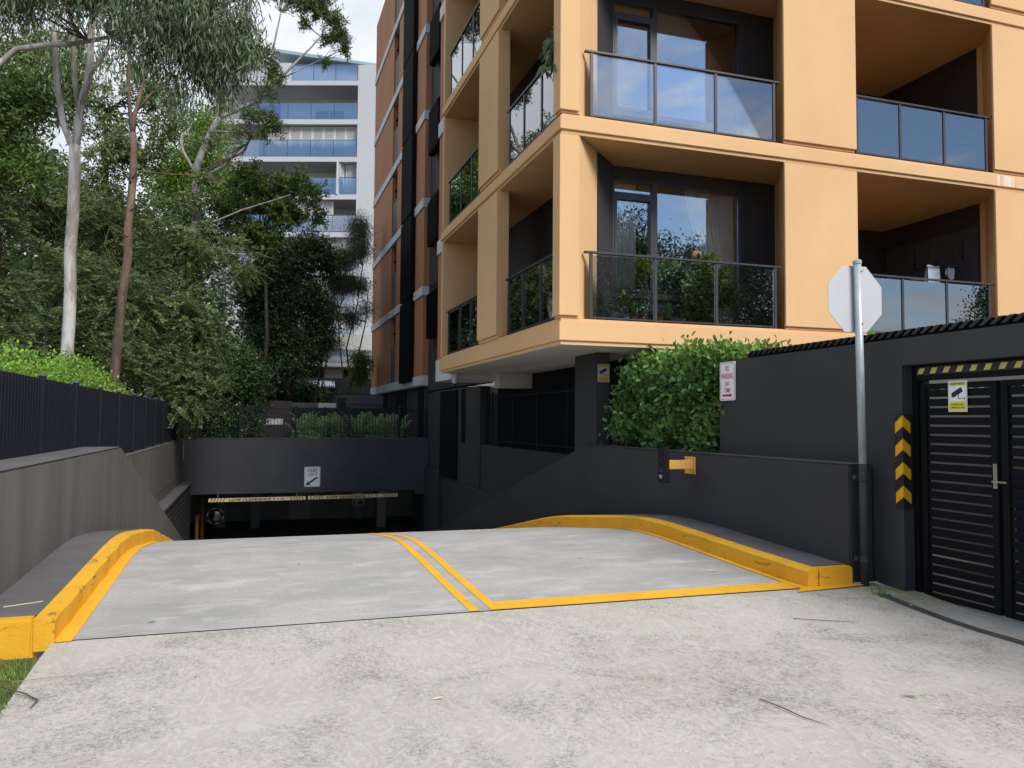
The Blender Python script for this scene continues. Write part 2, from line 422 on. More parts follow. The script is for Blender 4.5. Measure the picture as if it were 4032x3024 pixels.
def worn_wall():
    m, t, p = newmat('charcoal_weathered')
    n = noise(t, 1.0, 6, 0.6, (1, 2.6, 0.28), 0.3)
    col = ramp2(t, n, 0.36, 0.66, (0.125, 0.119, 0.113, 1), (0.160, 0.153, 0.146, 1))
    n2 = noise(t, 1.0, 3, 0.5, (1, 6.5, 0.35), 0.2)
    col = mixrgb(t, ramp2(t, n2, 0.55, 0.70, (0, 0, 0, 1), (0.28, 0.28, 0.28, 1)), col, (0.205, 0.20, 0.19))
    t.links.new(col, p.inputs['Base Color'])
    p.inputs['Roughness'].default_value = 0.75
    p.inputs['Specular IOR Level'].default_value = 0.25
    bump(t, p, noise(t, 120, 4), 0.3, 0.004)
    return m
M['dark_worn'] = worn_wall()

# ------------------------------------------------------------------ mesh helpers
LOC = {}
class MB:
    def __init__(s):
        s.v = []; s.f = []
    def add(s, vs, fs):
        b = len(s.v)
        s.v.extend([tuple(x) for x in vs])
        s.f.extend([tuple(i + b for i in f) for f in fs])
        return s
    def box(s, x0, x1, y0, y1, z0, z1):
        return s.add([(x0, y0, z0), (x1, y0, z0), (x1, y1, z0), (x0, y1, z0), (x0, y0, z1), (x1, y0, z1), (x1, y1, z1), (x0, y1, z1)],
                     [(0, 3, 2, 1), (4, 5, 6, 7), (0, 1, 5, 4), (1, 2, 6, 5), (2, 3, 7, 6), (3, 0, 4, 7)])
    def prism(s, poly, z0, z1):
        n = len(poly)
        return s.add([(x, y, z0) for x, y in poly] + [(x, y, z1) for x, y in poly],
                     [tuple(range(n - 1, -1, -1)), tuple(range(n, 2 * n))] + [(i, (i + 1) % n, n + (i + 1) % n, n + i) for i in range(n)])
    def prism_x(s, poly_yz, x0, x1):
        n = len(poly_yz)
        return s.add([(x0, y, z) for y, z in poly_yz] + [(x1, y, z) for y, z in poly_yz],
                     [tuple(range(n)), tuple(range(2 * n - 1, n - 1, -1))] + [(i, n + i, n + (i + 1) % n, (i + 1) % n) for i in range(n)])
    def plate(s, pts, fr, n0, n1):
        """polygon in a (origin, u, v, n) frame, from depth n0 to n1"""
        o, u, v, w = [Vector(a) for a in fr]
        k = len(pts)
        a = [o + u * x + v * y + w * n0 for x, y in pts]; b = [o + u * x + v * y + w * n1 for x, y in pts]
        return s.add([tuple(q) for q in a + b], [tuple(range(k - 1, -1, -1)), tuple(range(k, 2 * k))] + [(i, (i + 1) % k, k + (i + 1) % k, k + i) for i in range(k)])
    def tube(s, pts, rs, n=8, cap=True):
        pts = [Vector(p) for p in pts]
        if not isinstance(rs, (list, tuple)):
            rs = [rs] * len(pts)
        rings = []
        prev = None
        for i, p in enumerate(pts):
            d = (pts[min(i + 1, len(pts) - 1)] - pts[max(i - 1, 0)])
            d = d.normalized() if d.length > 1e-9 else Vector((0, 0, 1))
            if prev is None:
                a = d.orthogonal().normalized()
            else:
                a = prev - d * prev.dot(d)
                a = a.normalized() if a.length > 1e-6 else d.orthogonal().normalized()
            prev = a
            b = d.cross(a)
            rings.append([tuple(p + (a * math.cos(2 * math.pi * k / n) + b * math.sin(2 * math.pi * k / n)) * rs[i]) for k in range(n)])
        vs = [q for r in rings for q in r]; fs = []
        for i in range(len(rings) - 1):
            for k in range(n):
                fs.append((i * n + k, i * n + (k + 1) % n, (i + 1) * n + (k + 1) % n, (i + 1) * n + k))
        if cap:
            fs.append(tuple(range(n - 1, -1, -1))); e = (len(rings) - 1) * n
            fs.append(tuple(range(e, e + n)))
        return s.add(vs, fs)
    def lathe(s, prof, c, n=20):
        cx, cy, cz = c
        vs = []; fs = []
        for r, z in prof:
            for k in range(n):
                a = 2 * math.pi * k / n
                vs.append((cx + r * math.cos(a), cy + r * math.sin(a), cz + z))
        for i in range(len(prof) - 1):
            for k in range(n):
                fs.append((i * n + k, i * n + (k + 1) % n, (i + 1) * n + (k + 1) % n, (i + 1) * n + k))
        fs.append(tuple(range(n - 1, -1, -1))); e = (len(prof) - 1) * n
        fs.append(tuple(range(e, e + n)))
        return s.add(vs, fs)
    def build(s, name, mat, parent=None, loc=None, smooth=False, bev=0.0, seg=2):
        me = bpy.data.meshes.new(name)
        o = bpy.data.objects.new(name, me)
        COL.objects.link(o)
        base = LOC.get(parent.name, Vector((0, 0, 0))) if parent else Vector((0, 0, 0))
        if loc is None:
            a = np.array(s.v); mn = a.min(0); mx = a.max(0)
            loc = Vector((float(mn[0] + mx[0]) / 2, float(mn[1] + mx[1]) / 2, float(mn[2])))
        loc = Vector(loc)
        me.from_pydata([tuple(Vector(p) - loc) for p in s.v], [], s.f)
        me.materials.append(M[mat] if isinstance(mat, str) else mat)
        if bev > 0:
            bm = bmesh.new(); bm.from_mesh(me)
            bmesh.ops.recalc_face_normals(bm, faces=bm.faces)
            es = [e for e in bm.edges if len(e.link_faces) == 2 and e.calc_face_angle(0) > 0.5]
            bmesh.ops.bevel(bm, geom=es, offset=bev, segments=seg, affect='EDGES', clamp_overlap=True)
            bm.to_mesh(me); bm.free()
        else:
            bm = bmesh.new(); bm.from_mesh(me)
            bmesh.ops.recalc_face_normals(bm, faces=bm.faces)
            bm.to_mesh(me); bm.free()
        if smooth:
            for p in me.polygons:
                p.use_smooth = True
        if parent:
            o.parent = parent
        o.location = loc - base
        LOC[o.name] = loc
        return o

def tag(o, label=None, cat=None, group=None, kind=None):
    if label: o['label'] = label
    if cat: o['category'] = cat
    if group: o['group'] = group
    if kind: o['kind'] = kind
    return o
def thing(name, label, cat, loc, group=None):
    o = bpy.data.objects.new(name, None)
    COL.objects.link(o)
    o.location = loc
    o.empty_display_size = 0.2
    LOC[o.name] = Vector(loc)
    return tag(o, label, cat, group)
def copy_obj(o, parent, off):
    c = o.copy()
    COL.objects.link(c)
    c.parent = parent
    base = LOC.get(parent.name, Vector((0, 0, 0))) if parent else Vector((0, 0, 0))
    LOC[c.name] = LOC[o.name] + Vector(off)
    c.location = LOC[c.name] - base
    for ch in list(o.children):
        k = ch.copy(); COL.objects.link(k); k.parent = c
        LOC[k.name] = LOC[ch.name] + Vector(off)
    return c

FONT_CACHE = {}
def text(body, name, mat, parent, fr, cx, cy, h, sx=1.0, n0=0.0, th=0.0015, bold=0.0, w=None):
    """flat lettering, centred at (cx, cy) in the frame, cap height h, total width w when given"""
    cu = bpy.data.curves.new('t', 'FONT')
    cu.body = body; cu.align_x = 'CENTER'; cu.align_y = 'CENTER'; cu.size = 1.0; cu.offset = bold
    cu.resolution_u = 3
    ob = bpy.data.objects.new('t', cu); COL.objects.link(ob)
    dg = bpy.context.evaluated_depsgraph_get()
    me = bpy.data.meshes.new_from_object(ob.evaluated_get(dg))
    vs = [v.co.copy() for v in me.vertices]; fs = [tuple(p.vertices) for p in me.polygons]
    bpy.data.objects.remove(ob, do_unlink=True); bpy.data.curves.remove(cu); bpy.data.meshes.remove(me)
    ys = [v.y for v in vs]; xs = [v.x for v in vs]
    ch = 0.70
    k = h / ch
    kx = k * sx
    if w: kx = w / (max(xs) - min(xs))
    mx = (max(xs) + min(xs)) / 2; myy = (max(ys) + min(ys)) / 2
    o, u, v, n = [Vector(a) for a in fr]
    b = MB()
    b.add([tuple(o + u * (cx + (p.x - mx) * kx) + v * (cy + (p.y - myy) * k) + n * (n0 + th)) for p in vs], fs)
    return b.build(name, mat, parent)

# ------------------------------------------------------------------ ground and paths
def zramp(y):
    P = [(6.45, 0.0), (7.5, 0.035), (8.7, 0.085), (9.4, 0.108), (9.9, 0.10), (10.5, 0.055), (11.4, -0.045), (12.15, -0.125), (12.8, -0.235),
         (14.0, -0.47), (16, -0.86), (20, -1.64), (26, -2.81), (28, -3.18), (29.3, -3.36), (30.5, -3.4), (46, -3.4)]
    if y <= P[0][0]: return 0.0
    for (a, za), (b, zb) in zip(P, P[1:]):
        if y <= b:
            t = (y - a) / (b - a)
            return za + (zb - za) * t
    return P[-1][1]
_yy = np.linspace(6.45, 45, 1200)
_zz = np.array([zramp(y) for y in _yy])
_k = np.hanning(31); _k /= _k.sum()
_zp = np.concatenate([np.zeros(15), _zz, np.full(15, _zz[-1])])
_zs = np.convolve(_zp, _k, 'valid')
def ZR(y):
    return float(np.interp(y, _yy, _zs)) if y > 6.45 else 0.0
def ss(a, b, x):
    t = min(1, max(0, (x - a) / (b - a))); return t * t * (3 - 2 * t)
def ZA(x, y):
    z = -0.075 * ss(6.43, 5.0, y)
    z += -0.015 * ss(4.4, 6.0, x) * ss(6.4, 5.6, y)
    return z

def strip(name, mat, xs, ys, zf, kind='structure', parent=None, off=0.0):
    b = MB(); nx = len(xs)
    b.add([(x, y, zf(x, y) + off) for y in ys for x in xs],
          [(j * nx + i, j * nx + i + 1, (j + 1) * nx + i + 1, (j + 1) * nx + i) for j in range(len(ys) - 1) for i in range(nx - 1)])
    o = b.build(name, mat, parent, smooth=True)
    if kind: o['kind'] = kind
    return o
LS = lambda a, b, n: list(np.linspace(a, b, n))
strip('driveway_apron', 'apron', LS(-1.32, 6.2, 16), LS(-2.6, 6.42, 26), lambda x, y: ZA(x, y))
ramp_o = strip('garage_ramp', 'ramp', LS(-1.9, 6.0, 8), LS(6.45, 30.5, 150), lambda x, y: ZR(y))
b = MB().box(-1.3, 5.2, 6.38, 6.8, -0.2, -0.003)
tag(b.build('expansion_joint', 'rubber'), kind='structure')
strip('ground', 'soil', [-500, -60, -1.33], [-500, -60, 0, 6.35], lambda x, y: -0.10)
strip('road', flat('asphalt', (0.06, 0.06, 0.062), 0.9), [-300, 300], [-14, -2.6], lambda x, y: -0.14)
strip('pavement', 'apron', [-300, -1.32], [-4.6, -2.6], lambda x, y: -0.06)
strip('ground', 'soil', [6.15, 60, 500], [-500, -60, 0, 11], lambda x, y: -0.12)
strip('ground', 'soil', [-1.33, 6.15], [-500, -60, -14.0], lambda x, y: -0.12)
strip('garden_bed', 'soil', [-500, -60, -12, -2.3], [6.35, 12, 20, 30, 60, 120, 600], lambda x, y: 0.86 + (0.6 * ss(-6, -25, x)))
strip('planter_soil', 'soil', [-2.3, 2, 6.4], [29.9, 33, 38, 60, 200, 600], lambda x, y: 0.84 + 1.3 * ss(37, 46, y))
strip('ground', 'soil', [6.4, 60, 500], [11, 60, 200, 600], lambda x, y: 0.2)
tag(MB().box(-3.2, 8.2, 29.2, 45.0, -3.6, -3.404).build('garage_floor', 'garage_floor'), kind='structure')

# lawn on the left of the apron
def lawn():
    n = 26000
    x = RNG.uniform(-3.6, -1.29, n); y = RNG.uniform(1.8, 6.28, n)
    L = RNG.uniform(0.018, 0.05, n); a = RNG.uniform(0, 2 * np.pi, n); l = RNG.uniform(0.1, 0.9, n)
    w = RNG.uniform(0.002, 0.0045, n)
    base = np.stack([x, y, np.full(n, -0.075)], 1)
    side = np.stack([np.cos(a), np.sin(a), np.zeros(n)], 1) * w[:, None]
    tip = base + np.stack([-np.sin(a) * L * l, np.cos(a) * L * l, L], 1)
    V = np.empty((n, 3, 3)); V[:, 0] = base - side; V[:, 1] = base + side; V[:, 2] = tip
    me = bpy.data.meshes.new('lawn_grass')
    me.from_pydata(V.reshape(-1, 3).tolist(), [], [(3 * i, 3 * i + 1, 3 * i + 2) for i in range(n)])
    me.materials.append(M['grass'])
    o = bpy.data.objects.new('lawn_grass', me); COL.objects.link(o)
    tag(o, 'short green lawn beside the concrete apron and yellow kerb', 'grass', kind='stuff')
lawn()
strip('lawn', paint('lawn_soil', (0.075, 0.10, 0.03), 0.95, 0.3, 4, 40, 0.5, 0.01), [-40, -1.325], [-2.6, 6.36], lambda x, y: -0.082)

# painted lines
def line_path(name, pts, w, off=0.004, mat='yellow_line'):
    """strip of width w (towards +X) following (x, y) points on the ramp"""
    b = MB(); vs = []; fs = []
    for i, (x, y) in enumerate(pts):
        vs += [(x, y, ZR(y) + off), (x + w, y, ZR(y) + off)]
    for i in range(len(pts) - 1):
        fs.append((2 * i, 2 * i + 1, 2 * i + 3, 2 * i + 2))
    b.add(vs, fs)
    o = b.build(name, mat, ramp_o)
    return o
line_path('centre_line', [(1.763 - 0.012 * (y - 6.45), y) for y in LS(6.45, 29, 120)], 0.085)
line_path('centre_line', [(1.951 - 0.012 * (y - 6.45), y) for y in LS(6.45, 29, 120)], 0.085)
b = MB(); vs = []; fs = []
for i, x in enumerate(LS(2.036, 5.2, 24)):
    vs += [(x, 6.45, ZR(6.45) + 0.004), (x, 6.70, ZR(6.70) + 0.004)]
for i in range(23):
    fs.append((2 * i, 2 * i + 2, 2 * i + 3, 2 * i + 1))
b.add(vs, fs); b.build('hold_line', 'yellow_line', ramp_o)
b = MB().add([(4.92, 6.30, ZA(4.92, 6.30) + 0.006), (5.8, 6.36, ZA(5.8, 6.36) + 0.012), (5.72, 6.47, 0.012), (5.1, 6.46, 0.008)], [(0, 1, 2, 3)])
tag(b.build('kerb_line', 'yellow_line'), kind='structure')

# ------------------------------------------------------------------ kerbs
def kerb_z(y): return ZR(y) + 0.175
def kerb_run(xf, xb, ys, side):
    """top and face of a kerb: face at xf(y), back at xb(y)"""
    b = MB(); vs = []; fs = []
    for y in ys:
        f, k = xf(y), xb(y)
        s = 1 if k < f else -1
        z = kerb_z(y); g = ZR(y) - 0.05
        w = 0.006 * math.sin(y * 9.1) + 0.004 * math.sin(y * 23.7)
        vs += [(f + w * 0.5, y, g), (f + w, y, z - 0.022), (f - s * 0.022 + w, y, z), (k, y, z + 0.004), (k, y, g)]
    n = 5
    for i in range(len(ys) - 1):
        for j in range(n):
            a, c = i * n + j, i * n + (j + 1) % n
            fs.append((a, c, c + n, a + n))
    fs.append(tuple(range(n))); e = (len(ys) - 1) * n; fs.append(tuple(range(e + n - 1, e - 1, -1)))
    return b.add(vs, fs)
kl = thing('kerb', 'yellow painted kerb on the left side of the ramp top', 'kerb', (-1.4, 6.4, 0))
def klx(y): return -1.31 + 0.0 * y
b = kerb_run(lambda y: klx(y), lambda y: klx(y) - 0.125, LS(6.39, 26, 110), 1)
b.build('kerb_edge', 'yellow', kl, smooth=False)
b = MB().box(-3.4, -1.437, 6.39, 6.515, -0.2, 0.18)
b.build('kerb_return', 'yellow', kl, bev=0.016)
b = MB(); ys = LS(6.516, 26, 90); vs = []
for y in ys: vs += [(-1.92 if y > 7 else -3.4, y, kerb_z(y) + 0.002), (-1.436, y, kerb_z(y) - 0.002)]
b.add(vs, [(2 * i, 2 * i + 1, 2 * i + 3, 2 * i + 2) for i in range(len(ys) - 1)])
b.build('kerb_infill', 'dark_top', kl)
b = MB(); ys = LS(6.395, 20, 90); vs = []
for y in ys: vs += [(-1.315, y, ZR(y) + 0.005), (-1.195, y, ZR(y) + 0.005)]
b.add(vs, [(2 * i, 2 * i + 1, 2 * i + 3, 2 * i + 2) for i in range(len(ys) - 1)])
b.build('kerb_gutter_line', 'yellow_line', kl)

kr = thing('kerb', 'yellow painted kerb on the right side of the ramp, bending to the wall', 'kerb', (5.3, 6.5, 0))
KRX = [(6.45, 5.16), (9.3, 5.14), (10.4, 5.12), (11.3, 4.93), (12.6, 4.80), (14, 4.80), (26, 4.8)]
def krx(y): return float(np.interp(y, [p[0] for p in KRX], [p[1] for p in KRX]))
kerb_run(lambda y: krx(y), lambda y: krx(y) + 0.125, LS(6.45, 26, 130), -1).build('kerb_edge', 'yellow', kr)
MB().box(5.287, 5.715, 6.45, 6.575, -0.15, 0.178).build('kerb_return', 'yellow', kr, bev=0.016)
b = MB(); ys = LS(6.576, 26, 110); vs = []
for y in ys: vs += [(krx(y) + 0.122, y, kerb_z(y) - 0.002), (5.74, y, kerb_z(y) + 0.002)]
b.add(vs, [(2 * i, 2 * i + 1, 2 * i + 3, 2 * i + 2) for i in range(len(ys) - 1)])
b.build('kerb_infill', 'dark_top', kr)
b = MB(); ys = LS(6.46, 20, 90); vs = []
for y in ys: vs += [(krx(y) - 0.10, y, ZR(y) + 0.006), (krx(y) + 0.005, y, ZR(y) + 0.006)]
b.add(vs, [(2 * i, 2 * i + 1, 2 * i + 3, 2 * i + 2) for i in range(len(ys) - 1)])
b.build('kerb_gutter_line', 'yellow_line', kr)

# ------------------------------------------------------------------ retaining walls
def wallthing(name, label, mb, mat='dark', bev=0.014, cat='wall'):
    o = mb.build(name, mat, bev=bev)
    return tag(o, label, cat)
w1 = wallthing('ramp_wall', 'weathered charcoal wall on the left of the ramp, its end sloping down',
          MB().prism_x([(5.6, -0.3), (5.6, 1.178), (13.0, 1.168), (25.0, -1.92), (29.4, -3.05), (29.4, -3.6), (12, -3.6), (6.2, -0.6)], -2.36, -1.85), 'dark_worn', 0.02)
MB().add([(-2.35, 5.61, 1.1815), (-1.858, 5.61, 1.1815), (-1.858, 12.97, 1.1716), (-2.35, 12.97, 1.1716)], [(0, 1, 2, 3)]).build('wall_top', 'dark_top', w1)
w2 = wallthing('ramp_wall', 'charcoal retaining wall below the navy fence, deeper down the ramp',
          MB().box(-2.75, -2.25, 13.05, 29.6, -3.6, 0.875), 'dark_worn', 0.012)
MB().box(-2.75, -2.249, 13.1, 29.58, 0.8765, 0.882).build('wall_top', 'dark_top', w2)
MB().box(-2.2465, -2.2485, 13.2, 29.55, -0.345, -0.333).build('wall_joint', 'navy_edge', w2)
sl = thing('slatted_wall', 'low black slatted wall at the foot of the left ramp wall', 'wall', (-2.05, 24, -3.4))
MB().box(-2.24, -2.05, 18.0, 29.55, -3.5, -0.62).build('backing', 'black_metal', sl)
MB().box(-2.24, -1.93, 18.0, 29.58, -0.615, -0.56).build('capping', 'dark_top', sl)
s0 = MB().box(-2.05, -1.975, 18.02, 29.5, -0.76, -0.65).build('slat', 'dark', sl, bev=0.01)
for k in range(1, 16):
    copy_obj(s0, sl, (0, 0, -0.165 * k))
hw = thing('header_wall', 'dark blue-grey wall over the garage entrance', 'wall', (2, 29.6, -1))
MB().box(-2.25, 6.368, 29.6, 29.95, -1.045, -0.424).build('lower_beam', 'dark_skylit', hw)
MB().box(-2.25, 6.368, 29.6, 29.95, -0.412, 0.897).build('upper_beam', 'dark_skylit', hw)
MB().box(-2.25, 6.368, 29.607, 29.9, -0.424, -0.412).build('joint', 'navy_edge', hw)
MB().box(5.9, 6.34, 29.62, 29.93, -1.18, -1.047).build('corner_haunch', 'dark_skylit', hw)
MB().box(-2.25, 6.34, 29.58, 29.97, 0.8985, 0.915).build('wall_top', 'dark_top', hw)

w3 = wallthing('ramp_wall', 'charcoal wall on the right of the ramp below the hedge, sloping down behind',
          MB().prism_x([(6.5, -0.3), (6.5, 1.186), (13.14, 1.18), (25.6, -2.0), (29.4, -3.02), (29.4, -3.6), (12, -3.6), (7, -0.6)], 5.72, 6.01), 'dark', 0.016)
MB().add([(5.728, 6.51, 1.1895), (6.0, 6.51, 1.1895), (6.0, 13.1, 1.1835), (5.728, 13.1, 1.1835)], [(0, 1, 2, 3)]).build('wall_top', 'dark_top', w3)
# planter body behind it
tag(MB().box(6.015, 7.6, 9.3, 12.4, -0.5, 1.12).build('planter_bed', 'soil'), kind='structure')

# gate wall with opening
GX = 6.02
gw = thing('gate_wall', 'tall charcoal wall on the right, pierced by the black slatted gate', 'wall', (6.1, 6.5, -0.1))
MB().prism_x([(6.109, -0.4), (6.109, 2.171), (6.109, 2.436), (9.27, 2.425), (9.27, -0.4)], GX, GX + 0.34).build('wall_pier', 'dark', gw)
MB().prism_x([(6.107, 2.171), (6.107, 2.436), (1.0, 2.452), (1.0, 2.171)], GX, GX + 0.34).build('lintel', 'dark', gw)
MB().box(GX, GX + 0.34, -1.5, 0.999, -0.4, 2.452).build('wall_pier', 'dark', gw)
MB().add([(GX + 0.002, 9.265, 2.431), (GX + 0.34, 9.265, 2.431), (GX + 0.34, 1, 2.457), (GX + 0.002, 1, 2.457)], [(0, 1, 2, 3)]).build('wall_top', 'dark_top', gw)
b = MB()
b.tube([(5.735, 6.47, 0.005), (5.86, 6.46, 0.0), (5.97, 6.45, -0.005), (6.0, 6.3, -0.03), (6.0, 6.12, -0.075)], [0.012, 0.02, 0.024, 0.022, 0.01], 6)
tag(b.build('mortar_fillet', 'mortar'), kind='structure')
b = MB().add([(5.55, 6.42, 0.002), (6.02, 6.47, 0.014), (6.02, 6.1, -0.055), (5.5, 5.95, ZA(5.5, 5.95) + 0.004)], [(0, 1, 2, 3)])
tag(b.build('mossy_fillet', 'apron'), kind='structure')
tag(MB().box(6.0, 6.42, 1.0, 6.1, -0.3, -0.068).build('threshold', paint('threshold', (0.33, 0.33, 0.31), 0.8, 0.1, 2, 60, 0.2, 0.003), bev=0.01), kind='structure')
b = MB(); ys = LS(6.08, -1, 30); vs = []
for y in ys: vs += [(5.64, y, ZA(5.64, y) + 0.005), (5.75, y, ZA(5.75, y) + 0.005)]
b.add(vs, [(2 * i, 2 * i + 1, 2 * i + 3, 2 * i + 2) for i in range(len(ys) - 1)])
tag(b.build('strip_drain', 'drain'), kind='structure')

# bin passage behind the gate
ps = thing('bin_passage', 'dim walled passage seen between the gate slats', 'passage', (8, 4, -0.1))
MB().box(9.2, 9.4, -1.5, 9.2, -0.3, 2.43).build('back_wall', 'house_white', ps)  # pale colour stands in for daylight coming down behind the slats
MB().box(6.37, 9.19, 9.0, 9.2, -0.3, 2.40).build('side_wall', 'grey_wall', ps)
MB().box(6.37, 9.19, -1.5, -1.3, -0.3, 2.43).build('side_wall', 'grey_wall', ps)
MB().box(6.43, 9.19, -1.29, 8.99, -0.3, -0.065).build('floor', 'garage_floor', ps)
for k, (yy, cm, lab) in enumerate(((6.2, (0.03, 0.10, 0.32), 'blue wheeled bin glimpsed between the slats of the left gate leaf'), (5.2, (0.03, 0.10, 0.30), 'blue wheeled bin glimpsed between the slats of the right gate leaf'), (4.3, (0.02, 0.14, 0.07), 'green wheeled bin glimpsed between the slats of the right gate leaf'))):
    t = thing('wheelie_bin', lab, 'bin', (8.2, yy, -0.06))
    bm_ = flat('bin_plastic', cm, 0.5)
    MB().prism_x([(yy - .25, -.02), (yy + .25, -.02), (yy + .3, .98), (yy - .3, .98)], 7.9, 8.5).build('body', bm_, t, bev=.02)
    MB().prism_x([(yy - .31, .985), (yy + .31, .985), (yy + .29, 1.05), (yy - .29, 1.05)], 7.85, 8.55).build('lid', bm_, t, bev=.015)
    for w in (-.26, .26):
        MB().tube([(8.5, yy + w - .03, .06), (8.5, yy + w + .03, .06)], .1, 12).build('wheel', 'rubber', t)

# gate
gate = thing('gate', 'black double gate of horizontal slats set in the charcoal wall', 'gate', (6.16, 5, -0.06))
MB().box(6.14, 6.22, 6.045, 6.105, -0.06, 2.17).build('gate_post', 'black_metal', gate)
MB().box(6.14, 6.22, 1.0, 6.044, 2.02, 2.168).build('gate_head', 'black_metal', gate)
def leaf(y1, y0):
    lf = MB().box(6.15, 6.2, y1 - 0.07, y1, -0.045, 1.985).box(6.15, 6.2, y0, y0 + 0.07, -0.045, 1.985).box(6.151, 6.199, y0 + 0.0701, y1 - 0.0701, 1.93, 1.985).box(6.151, 6.199, y0 + 0.0701, y1 - 0.0701, -0.045, 0.0)
    fr = lf.build('leaf_frame', 'black_metal', gate, bev=0.004)
    s0 = MB().box(6.163, 6.183, y0 + 0.0701, y1 - 0.0701, 0.018, 0.086).build('slat', 'black_metal', fr, bev=0.004, seg=1)
    for k in range(1, 22):
        copy_obj(s0, fr, (0, 0, 0.0876 * k))
    return fr
l1 = leaf(6.02, 5.19)
l2 = leaf(5.155, 4.32)
MB().box(6.145, 6.15, 5.195, 5.24, 1.04, 1.26).box(6.11, 6.149, 5.205, 5.222, 1.095, 1.112).box(6.105, 6.122, 5.08, 5.224, 1.096, 1.111).build('handle', 'chrome', gate, bev=0.003)
FR = ((GX + 0.12 - 0.003, 6.04, 2.07), (0, -1, 0), (0, 0, 1), (-1, 0, 0))
hz = thing('hazard_strip', 'yellow and black striped warning strip along the gate head', 'warning strip', (6.13, 5, 2.06))
MB().plate([(0, 0), (2.2, 0), (2.2, 0.078), (0, 0.078)], FR, 0, 0.004).build('backing', 'rubber', hz)
for k in range(15):
    x = 0.01 + 0.146 * k
    MB().plate([(x, 0.012), (x + 0.062, 0.012), (x + 0.092, 0.066), (x + 0.03, 0.066)], FR, 0.004, 0.0055).build('stripe', 'haz_yellow', hz)
for nm, yy, lab in (('hazard_tape', 5.86, 'pale striped hazard tape behind the top slat gap of the left gate leaf'), ('hazard_tape', 5.02, 'pale striped hazard tape behind the top slat gap of the right gate leaf')):
    F2 = ((6.16, yy, 1.925), (0, -1, 0), (0, 0, 1), (-1, 0, 0))
    h2 = thing(nm, lab, 'warning strip', (6.16, yy - 0.3, 1.92))
    MB().plate([(0, 0), (0.6, 0.006), (0.6, 0.03), (0, 0.03)], F2, 0, 0.003).build('backing', 'rubber', h2)
    for k in range(5):
        x = 0.07 + 0.105 * k
        MB().plate([(x, 0.002), (x + 0.05, 0.002), (x + 0.065, 0.028), (x + 0.015, 0.028)], F2, 0.003, 0.0045).build('stripe', 'haz_pale', h2)

def camera_icon(fr, cx, cy, s, parent, n0):
    """black pictogram of a surveillance camera"""
    a = rad(28); c, d = math.cos(a), math.sin(a)
    R = lambda x, y: (cx + s * (x * c - y * d), cy + s * (x * d + y * c))
    b = MB()
    b.plate([R(-0.36, -0.14), R(0.36, -0.14), R(0.36, 0.14), R(-0.36, 0.14)], fr, n0, n0 + 0.0015)
    b.plate([R(-0.44, -0.07), R(-0.361, -0.11), R(-0.361, 0.05), R(-0.44, 0.03)], fr, n0, n0 + 0.0015)
    q = lambda x, y: (cx + s * x, cy + s * y)
    b.plate([q(0.06, -0.36), q(0.10, -0.36), q(0.10, -0.10), q(0.06, -0.12)], fr, n0, n0 + 0.0012)
    b.plate([q(0.101, -0.36), q(0.46, -0.36), q(0.46, -0.33), q(0.101, -0.33)], fr, n0, n0 + 0.0012)
    b.plate([q(0.461, -0.42), q(0.50, -0.46), q(0.50, -0.24), q(0.461, -0.28)], fr, n0, n0 + 0.0012)
    return b.build('camera_symbol', 'black', parent)

def security_sign(fr, w, h, label, white, yel):
    o = Vector(fr[0])
    t = thing('security_sign', label, 'sign', tuple(o))
    MB().plate([(-w / 2, 0), (w / 2, 0), (w / 2, h), (-w / 2, h)], fr, 0, 0.003).build('panel', white, t)
    MB().plate([(-w * .42, h * .84), (w * .42, h * .84), (w * .42, h * .95), (-w * .42, h * .95)], fr, 0.003, 0.0045).build('heading_band', yel, t)
    MB().plate([(-w * .43, h * .05), (w * .43, h * .05), (w * .43, h * .33), (-w * .43, h * .33)], fr, 0.003, 0.0045).build('message_band', yel, t)
    b = MB()
    for x0, x1, y0, y1 in ((-.465, .465, .975, .982), (-.465, .465, .022, .029), (-.465, -.455, .0291, .9749), (.455, .465, .0291, .9749)):
        b.plate([(w * x0, h * y0), (w * x1, h * y0), (w * x1, h * y1), (w * x0, h * y1)], fr, 0.003, 0.004)
    b.build('border', 'black', t)
    text('SECURITY NOTICE', 'lettering', 'black', t, fr, 0, h * .895, h * .065, n0=0.0045, w=w * .74, bold=0.02)
    text('SURVEILLANCE', 'lettering', 'black', t, fr, 0, h * .235, h * .055, n0=0.0045, w=w * .66, bold=0.01)
    text('CAMERAS IN USE', 'lettering', 'black', t, fr, 0, h * .135, h * .055, n0=0.0045, w=w * .76, bold=0.01)
    camera_icon(fr, -w * .02, h * .62, w * .80, t, 0.003)
    return t
security_sign(((6.148, 5.587, 1.714), (0, -1, 0), (0, 0, 1), (-1, 0, 0)), 0.205, 0.287, 'white and yellow security camera notice fixed to the gate slats', 'sign_white', 'sign_yellow')

